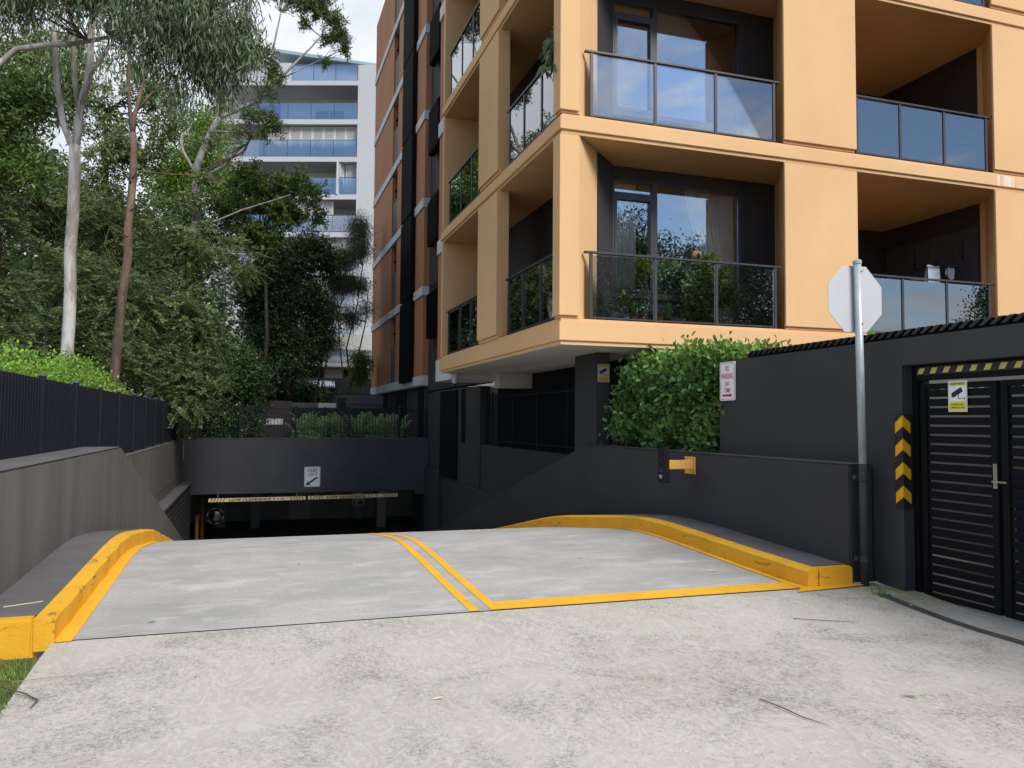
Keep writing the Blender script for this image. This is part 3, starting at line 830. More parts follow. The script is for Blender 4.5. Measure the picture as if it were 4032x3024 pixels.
# corner guard with chevrons
cg = thing('corner_guard', 'black corner guard with four yellow chevrons on the gate wall edge', 'corner guard', (6.02, 6.1, 0.78))
MB().prism([(6.008, 6.20), (6.008, 6.098), (6.13, 6.098), (6.13, 6.108), (6.018, 6.108), (6.018, 6.20)], 0.775, 1.69).build('rubber_strip', 'rubber', cg)
for k in range(4):
    z = 0.80 + 0.228 * k
    FL = ((6.0075, 6.098, z), (0, 1, 0), (0, 0, 1), (-1, 0, 0)); FRR = ((6.008, 6.0975, z), (1, 0, 0), (0, 0, 1), (0, -1, 0))
    b = MB().plate([(0, 0.09), (0.093, 0.02), (0.093, 0.125), (0, 0.20)], FL, 0, 0.002).plate([(0, 0.09), (0.093, 0.02), (0.093, 0.125), (0, 0.20)], FRR, 0, 0.002)
    b.build('chevron', 'chev_yellow', cg)
for z in (0.80, 1.235, 1.67):
    b = MB()
    for p, q in (((6.008, 6.185, z), (6.004, 6.185, z)), ((6.115, 6.098, z), (6.115, 6.094, z))):
        b.tube([p, q], 0.008, 8)
    b.build('bolt', 'chrome', cg)

# pergola blades over the gate wall
pg = thing('pergola', 'row of black angled louvre blades along the top of the gate wall', 'pergola', (6.5, 6, 2.44))
MB().box(6.10, 6.16, -1.2, 8.75, 2.44, 2.452).build('blade_rail', 'black_metal', pg)
bl = MB().prism_x([(8.755, 2.455), (8.695, 2.455), (8.60, 2.523), (8.668, 2.523)], 6.07, 8.6).build('blade', flat('blade_black', (0.012, 0.011, 0.013), 0.4), pg, bev=0.005, seg=1)
k = 1
while 8.755 - 0.108 * k > -1.0:
    copy_obj(bl, pg, (0, -0.108 * k, 0.0003 * k)); k += 1

# NO PARKING sign
def rrect(w, h, r, n=4):
    P = []
    for cx, cy, a0 in ((w / 2 - r, h - r, 0), (-w / 2 + r, h - r, 90), (-w / 2 + r, r, 180), (w / 2 - r, r, 270)):
        for i in range(n + 1):
            a = rad(a0 + 90 * i / n); P.append((cx + r * math.cos(a), cy + r * math.sin(a)))
    return P
def ring(fr, w, h, r, t, n0, n1, name, mat, parent, inset=0.0):
    b = MB()
    A = [(x, y + 0) for x, y in rrect(w, h, r)]
    Bq = [(x * (w - 2 * t) / w, (y - h / 2) * (h - 2 * t) / h + h / 2) for x, y in A]
    o, u, v, n = [Vector(a) for a in fr]
    k = len(A)
    P = lambda q, d: tuple(o + u * q[0] + v * (q[1] + inset) + n * d)
    b.add([P(q, n1) for q in A] + [P(q, n1) for q in Bq], [(i, (i + 1) % k, k + (i + 1) % k, k + i) for i in range(k)])
    return b.build(name, mat, parent)
np_fr = ((6.0, 9.06, 1.892), (0, -1, 0), (0, 0, 1), (-1, 0, 0))
t = thing('no_parking_sign', 'white sign with red NO PARKING ANY TIME lettering on the charcoal wall', 'sign', (6.0, 9.06, 1.89))
MB().plate(rrect(0.355, 0.515, 0.025), np_fr, -0.012, 0.0).build('panel', 'sign_white', t)
ring(np_fr, 0.33, 0.485, 0.02, 0.006, 0, 0.0016, 'border', 'red', t, 0.015)
for s, y, h, w in (('NO', 0.428, 0.07, 0.085), ('PARKING', 0.325, 0.07, 0.275), ('ANY', 0.222, 0.06, 0.11), ('TIME', 0.135, 0.06, 0.135)):
    text(s, 'lettering', 'red', t, np_fr, 0, y, h, n0=0.0, w=w, bold=0.012)
MB().plate([(-0.115, 0.055), (0.065, 0.055), (0.065, 0.04), (0.11, 0.069), (0.065, 0.098), (0.065, 0.083), (-0.115, 0.083)], np_fr, 0, 0.0016).build('arrow', 'red', t)

# stop sign seen from behind, on a pole against the low wall end
st = thing('street_sign', 'blank grey back of an octagonal sign on a galvanised pole', 'sign', (5.79, 6.4, 0))
MB().tube([(5.785, 6.385, 1.20), (5.749, 6.385, 3.21)], 0.038, 18).build('pole', 'galv', st, smooth=True)
MB().tube([(5.795, 6.385, 0.0), (5.7852, 6.385, 1.199)], 0.0385, 18).build('pole_base', 'dark', st, smooth=True)
MB().tube([(5.749, 6.385, 3.205), (5.7485, 6.385, 3.235), (5.748, 6.385, 3.245)], [0.043, 0.043, 0.032], 18).build('pole_cap', 'galv', st)
FO = ((5.757, 6.43, 2.855), (1, 0, 0.0), (0, 0, 1), (0, -1, 0))
R0 = 0.331; oct_ = [(R0 * 1.08 * math.cos(rad(22.5 + 45 * i)), R0 * 1.1 * math.sin(rad(22.5 + 45 * i))) for i in range(8)]
MB().plate(oct_, FO, -0.003, 0.003).build('sign_plate', 'alu', st)
for z in (3.13, 2.60):
    MB().tube([(5.772, 6.349, z), (5.772, 6.335, z)], 0.011, 8).build('bolt', 'galv', st)
for z in (1.06, 0.26):
    c = thing('pole_clamp', 'dark saddle clamp on the sign pole ' + ('below the wall top' if z > 1 else 'just above the ground'), 'clamp', (5.79, 6.42, z))
    xc = 5.786 if z > 1 else 5.793
    MB().tube([(xc, 6.385, z - 0.03), (xc, 6.385, z + 0.03)], 0.045, 16).build('saddle', 'dark', c)
    b = MB().box(xc - 0.082, xc + 0.082, 6.43, 6.44, z - 0.028, z + 0.028)
    b.build('strap', 'dark', c)
    for s in (-1, 1):
        MB().tube([(xc + s * 0.065, 6.43, z), (xc + s * 0.065, 6.42, z)], 0.009, 8).build('bolt', 'dark_top', c)

# intercom on yellow bracket
ic = thing('intercom', 'slim black entry intercom panel held out from the wall on a yellow arm', 'intercom', (5.25, 9.42, 0.79))
FI = ((5.205, 9.425, 0.79), (0, -1, 0), (0, 0, 1), (-1, 0, 0))
MB().box(5.205, 5.29, 9.34, 9.51, 0.79, 1.255).build('housing', flat('intercom_black', (0.02, 0.02, 0.023), 0.18), ic, bev=0.006)
b = MB()
for i in range(4):
    for j in range(3):
        b.plate([(-0.036 + j * 0.026, 0.135 + i * 0.017 * 1.05), (-0.016 + j * 0.026, 0.135 + i * 0.017 * 1.05), (-0.016 + j * 0.026, 0.146 + i * 0.017 * 1.05), (-0.036 + j * 0.026, 0.146 + i * 0.017 * 1.05)], FI, 0, 0.003)
b.build('keypad', 'chrome', ic)
MB().plate([(-0.036, 0.06), (0.036, 0.06), (0.036, 0.105), (-0.036, 0.105)], FI, 0, 0.003).build('card_reader', 'blind', ic)
MB().plate([(-0.036, 0.28), (0.036, 0.28), (0.036, 0.325), (-0.036, 0.325)], FI, 0, 0.002).build('speaker', 'black', ic)
MB().plate([(0.018 * math.cos(rad(30 * i)), 0.375 + 0.018 * math.sin(rad(30 * i))) for i in range(12)], FI, 0, 0.003).build('lens', 'black', ic)
br = thing('bracket', 'yellow steel arm and wall plate holding the intercom', 'bracket', (5.6, 9.5, 0.97))
MB().box(5.291, 5.70, 9.42, 9.53, 0.965, 1.085).build('arm', 'bracket', br, bev=0.006)
MB().box(5.7, 5.717, 9.385, 9.66, 0.895, 1.128).build('wall_plate', 'bracket', br, bev=0.003)
for y in (9.41, 9.63):
    for z in (0.92, 1.10):
        MB().tube([(5.70, y, z), (5.688, y, z)], 0.009, 8).build('bolt', 'chrome', br)

# KEEP LEFT
kf = ((2.109, 29.592, -0.85), (1, 0, 0), (0, 0, 1), (0, -1, 0))
t = thing('keep_left_sign', 'white KEEP LEFT sign with black arrow on the garage header', 'sign', (2.109, 29.59, -0.85))
MB().plate(rrect(0.56, 0.727, 0.04), kf, -0.004, 0.0).build('panel', 'sign_white', t)
ring(kf, 0.52, 0.687, 0.03, 0.008, 0, 0.002, 'border', 'black', t, 0.02)
text('KEEP', 'lettering', 'black', t, kf, 0.01, 0.60, 0.115, n0=0.001, w=0.36, bold=0.008)
text('LEFT', 'lettering', 'black', t, kf, 0.01, 0.455, 0.115, n0=0.001, w=0.33, bold=0.008)
b = MB(); a = rad(35); c, d = math.cos(a), math.sin(a)
Q = lambda x, y: (-0.225 + x * c - y * d, 0.06 + x * d + y * c)
b.plate([Q(0, 0), Q(0.15, -0.09), Q(0.125, -0.03), Q(0.50, -0.028), Q(0.50, 0.032), Q(0.125, 0.032), Q(0.15, 0.09)], kf, 0.001, 0.003)
b.build('arrow', 'black', t)

# LOW CLEARANCE bars
def clearance_bar(x0, x1, z0, z1, lab):
    t = thing('clearance_bar', lab, 'clearance bar', ((x0 + x1) / 2, 29.5, z0), 'height bars hung across the garage entrance')
    L = x1 - x0; dz = z1 - z0
    u = Vector((L, 0, dz)).normalized()
    fr = ((x0, 29.48, z0), tuple(u), (0, 0, 1), (0, -1, 0))
    H = 0.125
    MB().plate([(0, 0), (L, 0), (L, H), (0, H)], fr, -0.03, 0.0).build('bar', 'bar_yellow', t)
    b = MB()
    for k in range(5):
        x = 0.06 + k * 0.1
        b.plate([(x, 0.004), (x + 0.028, 0.004), (x + 0.088, H - 0.004), (x + 0.06, H - 0.004)], fr, 0, 0.002)
        x = L - 0.06 - k * 0.1
        b.plate([(x - 0.028, 0.004), (x, 0.004), (x - 0.06, H - 0.004), (x - 0.088, H - 0.004)], fr, 0, 0.002)
    b.build('stripes', 'black', t)
    text('LOW CLEARANCE', 'lettering', 'black', t, fr, L * 0.47 - 0.16, H / 2, 0.085, n0=0.0, w=1.40, bold=0.035)
    text('2.', 'lettering', 'black', t, fr, L * 0.47 + 0.66, H / 2, 0.075, n0=0.0, w=0.12, bold=0.012)
    MB().plate([(L * .47 + 0.735, 0.006), (L * .47 + 0.85, 0.006), (L * .47 + 0.85, H - 0.004), (L * .47 + 0.735, H - 0.004)], fr, 0, 0.0015).build('patch', 'sign_white', t)
    text('1', 'lettering', 'black', t, fr, L * 0.47 + 0.79, H / 2, 0.075, n0=0.0015, w=0.032, bold=0.0)
    text('m', 'lettering', 'black', t, fr, L * 0.47 + 0.93, H / 2 - 0.01, 0.075, n0=0.0, w=0.11, bold=0.012)
    for x in (0.3, L - 0.3):
        p = Vector(fr[0]) + u * x
        MB().tube([(p.x, 29.49, p.z + H), (p.x, 29.64, -1.047)], 0.008, 6).build('hanger', 'galv', t)
clearance_bar(-1.40, 1.88, -1.312, -1.302, 'yellow LOW CLEARANCE 2.1 m bar on the left half of the garage entrance')
clearance_bar(1.965, 5.22, -1.298, -1.262, 'yellow LOW CLEARANCE 2.1 m bar on the right half of the garage entrance')

# ------------------------------------------------------------------ garage interior
gi = thing('garage', 'dark basement car park seen through the entrance', 'garage', (2, 38, -3.4))
MB().box(-2.75, 8.2, 29.96, 45, -0.95, -0.7).build('ceiling', 'garage', gi)
MB().box(-2.8, 8.2, 41, 41.3, -3.4, -0.95).build('back_wall', 'garage', gi)
MB().box(-3.2, -2.751, 28.0, 41, -3.6, -0.3).build('side_wall', 'garage', gi)
MB().box(8.0, 8.2, 29.96, 41, -3.4, -0.95).build('side_wall', 'garage', gi)
MB().box(6.345, 6.6, 29.4, 31.5, -3.4, -0.7).build('side_pier', 'dark', gi)
cb = MB().box(0.0, 0.4, 38.2, 38.6, -3.4, -0.951).build('column', 'garage', gi)
copy_obj(cb, gi, (5.6, -1.2, 0)); copy_obj(cb, gi, (-1.5, 0.6, 0))
dr = MB().box(1.85, 2.85, 40.9, 40.995, -3.39, -1.35).build('door', 'door_grey', gi)
MB().box(1.93, 2.02, 40.86, 40.899, -2.4, -2.36).build('door_handle', 'chrome', dr)
for x in (4.95, 6.05):
    MB().box(x, x + 0.42, 40.6, 40.95, -3.39, -0.952).build('pale_pier', 'house_white', gi)
for k, (x, y, h) in enumerate(((-1.83, 30.8, 1.5), (-1.70, 31.6, 2.0))):
    t = thing('bollard', 'thin yellow protection post inside the garage, ' + ('nearest the entrance' if k == 0 else 'taller and further in'), 'bollard', (x, y, -3.4))
    MB().tube([(x, y, -3.39), (x, y, -3.39 + h)], 0.07, 14).build('post', flat('shaded_yellow_post', (0.16, 0.085, 0.008), 0.6), t, smooth=True)  # yellow paint darkened, the shade inside the garage put into its colour
    MB().tube([(x, y, -3.40), (x, y, -3.385)], 0.12, 14).build('base_plate', 'dark', t)
t = thing('convex_mirror', 'round convex mirror with dashed red and white rim inside the garage', 'mirror', (-1.30, 33, -2.2))
b = MB(); prof = [(0.001, 0.0), (0.1, 0.004), (0.2, 0.018), (0.27, 0.04), (0.275, 0.05)]
vs = []; fs = []; n = 24
for r, d in prof:
    for k in range(n):
        a = 2 * math.pi * k / n; vs.append((-1.30 + r * math.cos(a), 33.0 + d, -2.2 + r * math.sin(a)))
for i in range(len(prof) - 1):
    for k in range(n): fs.append((i * n + k, i * n + (k + 1) % n, (i + 1) * n + (k + 1) % n, (i + 1) * n + k))
b.add(vs, fs); b.build('mirror_face', flat('dimmed_mirror', (0.16, 0.16, 0.17), 0.12, 1.0), t, smooth=True)  # mirror tint darkened to paint in a reflection of the dim garage
for k in range(12):
    a0, a1 = 2 * math.pi * k / 12, 2 * math.pi * (k + 1) / 12
    P = [(r * math.cos(a), r * math.sin(a)) for r, a in ((0.275, a0), (0.275, (a0 + a1) / 2), (0.275, a1), (0.32, a1), (0.32, (a0 + a1) / 2), (0.32, a0))]
    MB().plate(P, ((-1.30, 33.03, -2.2), (1, 0, 0), (0, 0, 1), (0, -1, 0)), 0, 0.02).build('rim_dash', 'sign_white' if k % 2 else 'red', t)
t = thing('pedestrian_sign', 'small white sign with person and car symbols hanging inside the garage', 'sign', (4.6, 36, -2.2))
ff = ((4.6, 36, -2.25), (1, 0, 0), (0, 0, 1), (0, -1, 0))
MB().plate(rrect(0.52, 0.58, 0.04), ff, -0.01, 0).build('panel', 'sign_white', t)
b = MB()
b.plate([(-.17 + .035 * math.cos(rad(36 * i)), .27 + .035 * math.sin(rad(36 * i))) for i in range(10)], ff, 0, 0.002)
b.plate([(-.20, .10), (-.14, .10), (-.13, .23), (-.21, .23)], ff, 0, 0.002).plate([(-.20, .02), (-.175, .02), (-.165, .099), (-.20, .099)], ff, 0, 0.002).plate([(-.16, .02), (-.13, .02), (-.145, .099), (-.164, .099)], ff, 0, 0.002)
b.plate([(-.03, .05), (.21, .05), (.21, .15), (.17, .16), (.14, .23), (.04, .23), (.01, .16), (-.03, .15)], ff, 0, 0.002)
b.plate([(-.02, .02), (.03, .02), (.03, .049), (-.02, .049)], ff, 0, 0.002).plate([(.15, .02), (.20, .02), (.20, .049), (.15, .049)], ff, 0, 0.002)
b.build('symbols', 'black', t)
MB().tube([(4.6, 36.01, -1.68), (4.6, 36.01, -0.95)], 0.012, 6).build('hanger', 'galv', t)
ws = MB().box(4.85, 5.66, 27.6, 27.85, ZR(27.7) - 0.02, ZR(27.7) + 0.30).build('wheel_stop', paint('pale_stone', (0.13, 0.13, 0.13), 0.8, 0.1, 3, 40, 0.2, 0.004), bev=0.08, seg=4)
tag(ws, 'rounded grey kerb block at the foot of the right ramp wall', 'wheel stop')

# ------------------------------------------------------------------ fences
nf = thing('blade_fence', 'tall navy metal blade fence above the left ramp wall', 'fence', (-2.3, 18, 0.9))
FXN = -2.385
MB().box(FXN - 0.05, FXN - 0.044, 5.0, 30.3, 0.93, 2.06).build('fence_backing', 'navy_metal', nf)
MB().box(FXN - 0.043, FXN - 0.012, 5.0, 30.3, 1.0, 1.04).box(FXN - 0.043, FXN - 0.012, 5.0, 30.3, 1.86, 1.90).build('rail', 'navy_metal', nf)
pk = MB().prism([(FXN - 0.010, 5.005), (FXN + 0.012, 5.005), (FXN + 0.012, 5.075), (FXN - 0.010, 5.075)], 0.925, 2.062).build('picket', 'navy_metal', nf, bev=0.004, seg=1)
posts_y = [6.9, 8.75, 10.62, 12.5, 14.4, 16.3, 18.2, 20.1, 22.0, 23.9, 25.8, 27.7, 29.6]
n = 0
y = 5.12
while y < 30.2:
    if min(abs(y + 0.04 - p) for p in posts_y) > 0.05:
        copy_obj(pk, nf, (0, y - 5.005, 0))
    y += 0.118
po = MB().box(FXN - 0.035, FXN + 0.035, 6.865, 6.935, 0.875, 2.085).build('post', 'navy_metal', nf, bev=0.005)
pc = MB().lathe([(0.055, 0), (0.055, 0.012), (0.04, 0.026), (0.012, 0.036)], (FXN, 6.9, 2.086), 12).build('post_cap', 'navy_edge', po, smooth=False)
for p in posts_y[1:]:
    copy_obj(po, nf, (0, p - 6.9, 0))

pf = thing('picket_fence', 'open dark spear fence standing on the garage header wall', 'fence', (2, 29.7, 0.9))
MB().box(-2.30, 6.36, 29.685, 29.715, 1.955, 1.985).build('top_rail', 'navy_metal', pf)
MB().box(-2.30, 6.36, 29.685, 29.715, 1.085, 1.115).build('bottom_rail', 'navy_metal', pf)
pk = MB().box(-2.20, -2.182, 29.69, 29.708, 0.99, 2.06).add([(-2.20, 29.69, 2.0601), (-2.182, 29.69, 2.0601), (-2.182, 29.708, 2.0601), (-2.20, 29.708, 2.0601), (-2.191, 29.699, 2.10)], [(0, 1, 4), (1, 2, 4), (2, 3, 4), (3, 0, 4)]).build('picket', 'navy_metal', pf)
PX = [-2.31, -0.41, 1.49, 3.40, 5.29, 6.37]
x = -2.08
while x < 6.3:
    if min(abs(x + 0.01 - p) for p in PX) > 0.05:
        copy_obj(pk, pf, (x + 2.20, 0, 0))
    x += 0.1175
po = MB().box(-2.345, -2.275, 29.665, 29.735, 0.90, 2.10).build('post', 'navy_metal', pf, bev=0.004)
MB().lathe([(0.05, 0), (0.05, 0.02), (0.03, 0.035)], (-2.31, 29.7, 2.101), 10).build('post_cap', 'navy_edge', po)
for p in PX[1:]:
    copy_obj(po, pf, (p + 2.31, 0, 0))

# planter things behind the fence
blk = thing('service_wall', 'dark brown-grey wall block with a white notice behind the spear fence', 'wall', (0.75, 31.6, 0.85))
MB().box(0.115, 1.43, 31.5, 31.9, 0.7, 2.30).build('wall_block', paint('brown_grey', (0.048, 0.042, 0.042), 0.75, 0.1, 1, 80, 0.2, 0.004), blk, bev=0.01)
t = thing('notice', 'white notice about the hydrant pump room with a red arrow', 'sign', (0.8, 31.49, 1.397))
fr = ((0.80, 31.49, 1.395), (1, 0, 0), (0, 0, 1), (0, -1, 0))
MB().plate([(-.295, 0), (.295, 0), (.295, .22), (-.295, .22)], fr, -0.006, 0).build('panel', 'sign_white', t)
text('TO BOOSTER AND FIRE', 'lettering', 'black', t, fr, 0, .178, .036, n0=0, w=.46)
text('HYDRANT & SPRINKLER', 'lettering', 'red', t, fr, 0, .112, .036, n0=0, w=.54)
text('PUMP ROOM', 'lettering', 'black', t, fr, -.12, .045, .036, n0=0, w=.30)
MB().plate([(.11, .037), (.20, .037), (.20, .025), (.25, .045), (.20, .066), (.20, .053), (.11, .053)], fr, 0, 0.002).build('arrow', 'red', t)
t = thing('panel_fence', 'flat dark navy metal fence behind the ferns', 'fence', (3.5, 33.5, 0.85))
MB().box(1.45, 5.6, 33.3, 33.34, 0.8, 2.08).build('panel', 'navy_metal', t)
p0 = MB().box(1.5, 1.56, 33.24, 33.3, 0.8, 2.12).build('post', 'navy_metal', t)
for k in range(1, 4): copy_obj(p0, t, (1.3 * k, 0, 0))
t = thing('garden_wall', 'low dark garden wall with a pale end panel behind the navy fence', 'wall', (2.6, 36, 0.85))
MB().box(1.0, 3.6, 36, 36.2, 0.8, 2.34).build('wall_block', 'grey_wall', t)
MB().box(2.76, 3.53, 35.9, 35.99, 1.9, 2.33).build('pale_panel', 'house_white', t)
t = thing('plant_screen', 'small dark louvred service box beside the brown block', 'service box', (4.4, 37, 0.85))
MB().box(3.65, 5.8, 37.0, 38.4, 0.8, 2.75).build('box_body', 'grey_wall', t, bev=0.01)
MB().box(3.65, 5.8, 36.98, 36.998, 2.30, 2.32).build('joint', 'dark', t)
s0 = MB().prism_x([(36.99, 1.6), (36.93, 1.56), (36.93, 1.57), (36.99, 1.62)], 3.68, 4.1).build('louvre', 'dark', t)
for k in range(1, 11): copy_obj(s0, t, (0, 0, 0.1 * k))
tf = thing('paling_fence', 'weathered grey timber paling fence behind the planter', 'fence', (2, 43, 1.2))
MB().box(-3.5, 7.5, 43.04, 43.10, 2.35, 2.43).box(-3.5, 7.5, 43.04, 43.10, 1.4, 1.48).build('rail', 'timber', tf)
MB().box(-3.5, 7.5, 42.97, 43.12, 2.961, 3.01).build('capping', 'timber', tf)
pl = MB().box(-3.5, -3.36, 43.0, 43.025, 1.0, 2.96).build('paling', 'timber', tf)
for k in range(1, 74):
    copy_obj(pl, tf, (0.149 * k, 0.006 * (k % 3), -0.015 * (k % 4)))
p0 = MB().box(0.1, 0.2, 42.9, 42.96, 1.0, 3.0).build('post', 'timber', tf)
for k in (1, 2): copy_obj(p0, tf, (2.4 * k, 0, 0))
t = thing('boundary_wall', 'plain grey garden wall with a white vent hood in front of the pale house', 'wall', (4, 47, 1.5))
MB().box(-5, 8, 47, 47.3, 1.0, 4.02).build('wall_block', 'grey_wall', t)
MB().prism_x([(46.99, 3.55), (46.5, 3.45), (46.5, 3.52), (46.99, 3.85)], 3.1, 4.5).build('vent_hood', 'sign_white', t)
MB().box(3.2, 4.4, 46.93, 46.99, 2.9, 3.4).build('vent', 'dark', t)

# ------------------------------------------------------------------ orange apartment building
AB = thing('apartment_building', 'ochre-orange rendered apartment building with glass balconies on the right', 'apartment building', (10, 16, 0))
X0, Y0, X1, Y1 = 4.64, 11.7, 26.0, 20.27
FL0, FH = 3.21, 3.366
Ls = [FL0 + FH * k for k in range(4)]
b = MB().box(X0, X1, Y0, Y1, 2.90, 3.21)
b.build('slab', 'orange', AB, bev=0.008)
MB().box(X0 + 0.035, X1, Y0 + 0.035, Y1 - 0.03, 2.846, 2.899).build('slab_drip', 'orange', AB)
MB().box(X0 + 0.04, X1, Y0 + 0.04, Y1 - 0.03, 3.211, 3.265).build('slab_sill', 'orange', AB, bev=0.006)
MB().box(X0 + 0.036, X1, Y0 + 0.036, Y1 - 0.031, 2.836, 2.8455).build('soffit', 'white_render', AB)
s1 = MB().box(X0, X1, Y0, Y1, Ls[1] - 0.225, Ls[1]).build('slab', 'orange', AB, bev=0.008)
d1 = MB().box(X0 + 0.035, X1, Y0 + 0.035, Y1 - 0.03, Ls[1] - 0.289, Ls[1] - 0.226).build('slab_drip', 'orange_shaded', AB)
l1_ = MB().box(X0 + 0.04, X1, Y0 + 0.04, Y1 - 0.03, Ls[1] + 0.001, Ls[1] + 0.045).build('slab_sill', 'orange', AB, bev=0.006)
for k in (2, 3):
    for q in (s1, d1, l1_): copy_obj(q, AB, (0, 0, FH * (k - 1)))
zb, zt = FL0 + 0.056, FL0 + FH - 0.2895
parts = []
parts.append(MB().prism([(4.665, 11.735), (4.985, 11.735), (5.575, 12.325), (5.575, 12.46), (5.44, 12.46), (4.665, 11.99)], zb, zt).build('corner_column', 'orange', AB, bev=0.006))
parts.append(MB().prism([(4.632, 11.692), (4.972, 11.692), (4.972, 11.734), (4.664, 11.734), (4.664, 12.0), (4.632, 12.0)], zb + 0.04, zt - 0.02).build('column_panel', 'orange', AB, bev=0.005))
parts.append(MB().prism([(5.577, 12.327), (6.15, 12.90), (6.15, 13.05), (6.0, 13.05), (5.577, 12.62)], zb, zt).build('dark_wall', 'balc_dark', AB))
parts.append(MB().box(4.665, 4.88, 15.12, 16.56, zb, zt).build('side_pier', 'orange', AB, bev=0.006))
parts.append(MB().box(4.628, 4.664, 15.13, 16.57, zb + 0.07, zt - 0.01).build('pier_panel', 'orange', AB, bev=0.005))
parts.append(MB().box(4.665, 6.6, 20.08, 20.24, zb, zt).build('end_wall', 'orange', AB, bev=0.006))
parts.append(MB().prism([(8.965, 11.735), (10.545, 11.735), (10.545, 13.0), (9.68, 13.0), (9.68, 12.93)], zb, zt).build('front_pier', 'orange', AB, bev=0.006))
parts.append(MB().box(8.955, 10.555, 11.692, 11.734, zb + 0.05, zt - 0.02).build('pier_panel', 'orange', AB, bev=0.005))
parts.append(MB().prism([(13.945, 11.735), (16.9, 11.735), (16.9, 12.6), (14.56, 12.6), (14.56, 12.47)], zb, zt).build('front_pier', 'orange', AB, bev=0.006))
parts.append(MB().box(13.935, 16.9, 11.692, 11.734, zb + 0.05, zt - 0.02).build('pier_panel', 'orange', AB, bev=0.005))
parts.append(MB().box(16.9, 26, 11.74, 12.0, zb, zt).build('front_wall', 'orange', AB))
parts.append(MB().box(5.87, 6.0, 13.051, 20.079, zb, zt).build('dark_wall', 'balc_dark', AB))
parts.append(MB().box(8.95, 9.679, 12.95, 13.2, zb, zt).build('dark_wall', 'balc_dark', AB))
parts.append(MB().box(6.151, 8.949, 12.951, 13.2, zb, FL0 + 0.70).build('dark_wall', 'balc_dark', AB))
parts.append(MB().box(6.151, 8.949, 12.94, 13.2, FL0 + 2.845, zt).build('window_head', 'balc_dark', AB))
parts.append(MB().box(10.546, 10.7, 13.0, 15.3, zb, zt).build('dark_wall', 'balc_dark', AB))
parts.append(MB().box(10.7, 14.7, 15.3, 15.5, zb, zt).build('dark_wall', 'balc_dark', AB))
parts.append(MB().box(14.56, 14.75, 12.601, 15.299, zb, zt).build('dark_wall', 'balc_dark', AB))
# window: frame > panes
zw0, zw1, ztr = FL0 + 0.70, FL0 + 2.845, FL0 + 2.53
wf = MB()
wf.box(6.152, 6.20, 12.93, 13.05, zw0, zw1).box(8.85, 8.948, 12.93, 13.05, zw0, zw1)
wf.box(6.2001, 8.8499, 12.93, 13.05, zw0, zw0 + 0.06).box(6.2001, 8.8499, 12.93, 13.05, zw1 - 0.04, zw1)
wf.box(6.98, 7.075, 12.932, 13.048, zw0 + 0.0601, zw1 - 0.0401)
wf.box(6.2001, 6.9799, 12.926, 13.046, ztr, ztr + 0.07)
wf.box(6.202, 6.25, 12.92, 13.04, zw0 + 0.061, ztr - 0.001).box(6.93, 6.978, 12.92, 13.04, zw0 + 0.061, ztr - 0.001).box(6.2501, 6.9299, 12.92, 13.04, ztr - 0.06, ztr - 0.001).box(6.2501, 6.9299, 12.92, 13.04, zw0 + 0.061, zw0 + 0.12)
win = wf.build('window', 'rail_metal', AB)
MB().box(6.2, 6.98, 12.985, 12.991, zw0 + 0.06, ztr).box(6.2, 6.98, 12.985, 12.991, ztr + 0.071, zw1 - 0.041).build('pane', 'win_glass', win)
MB().box(7.0751, 8.8499, 12.985, 12.991, zw0 + 0.0601, zw1 - 0.0401).build('pane', 'win_glass', win)
MB().box(6.0, 9.0, 12.895, 12.949, zw0 - 0.05, zw0 - 0.001).build('window_sill', 'rail_metal', win)
parts.append(win)
# room behind
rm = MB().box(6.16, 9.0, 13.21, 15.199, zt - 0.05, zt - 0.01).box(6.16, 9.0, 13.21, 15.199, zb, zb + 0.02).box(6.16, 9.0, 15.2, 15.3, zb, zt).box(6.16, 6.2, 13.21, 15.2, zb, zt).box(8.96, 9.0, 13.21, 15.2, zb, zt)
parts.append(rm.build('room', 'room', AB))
for p in list(parts):
    for k in (1, 2):
        copy_obj(p, AB, (0, 0, FH * k))

# balustrades
def balustrade(P, Q, ts, f, over=(0.12, 0.12)):
    """along P->Q (x, y); ts: post distances; f: floor top"""
    P = Vector((P[0], P[1], 0)); Q = Vector((Q[0], Q[1], 0)); u = (Q - P).normalized(); nrm = Vector((-u.y, u.x, 0))
    fr = (tuple(P), tuple(u), (0, 0, 1), tuple(nrm))
    def bx(b, a0, a1, z0, z1, n0, n1):
        return b.plate([(a0, z0), (a1, z0), (a1, z1), (a0, z1)], fr, n0, n1)
    hr = bx(MB(), ts[0] - over[0], ts[-1] + over[1], f + 1.13, f + 1.165, -0.035, 0.035).build('balustrade', 'rail_metal', AB, bev=0.004)
    bx(MB(), ts[0] + 0.026, ts[-1] - 0.026, f + 0.06, f + 0.085, -0.012, 0.012).build('bottom_rail', 'rail_metal', hr)
    for t in ts:
        bx(MB(), t - 0.025, t + 0.025, f + 0.045, f + 1.129, -0.02, 0.02).build('post', 'rail_metal', hr)
    for a, c in zip(ts, ts[1:]):
        bx(MB(), a + 0.03, c - 0.03, f + 0.09, f + 1.10, -0.005, 0.005).build('glass_pane', 'balc_glass', hr)
    return hr
for k in range(3):
    f = Ls[k] + (0.02 if k else 0.02)
    balustrade((0, 11.79), (20, 11.79), [5.225, 6.41, 7.595, 8.80], f)
    balustrade((0, 11.79), (20, 11.79), [10.64, 11.66, 12.74, 13.82], f)
    balustrade((4.715, 0), (4.715, 30), [11.82, 12.76, 13.70, 14.58], f, (0.02, 0.14))
    balustrade((4.715, 0), (4.715, 30), [16.62, 17.40, 18.42, 19.55], f, (0.0, 0.12))

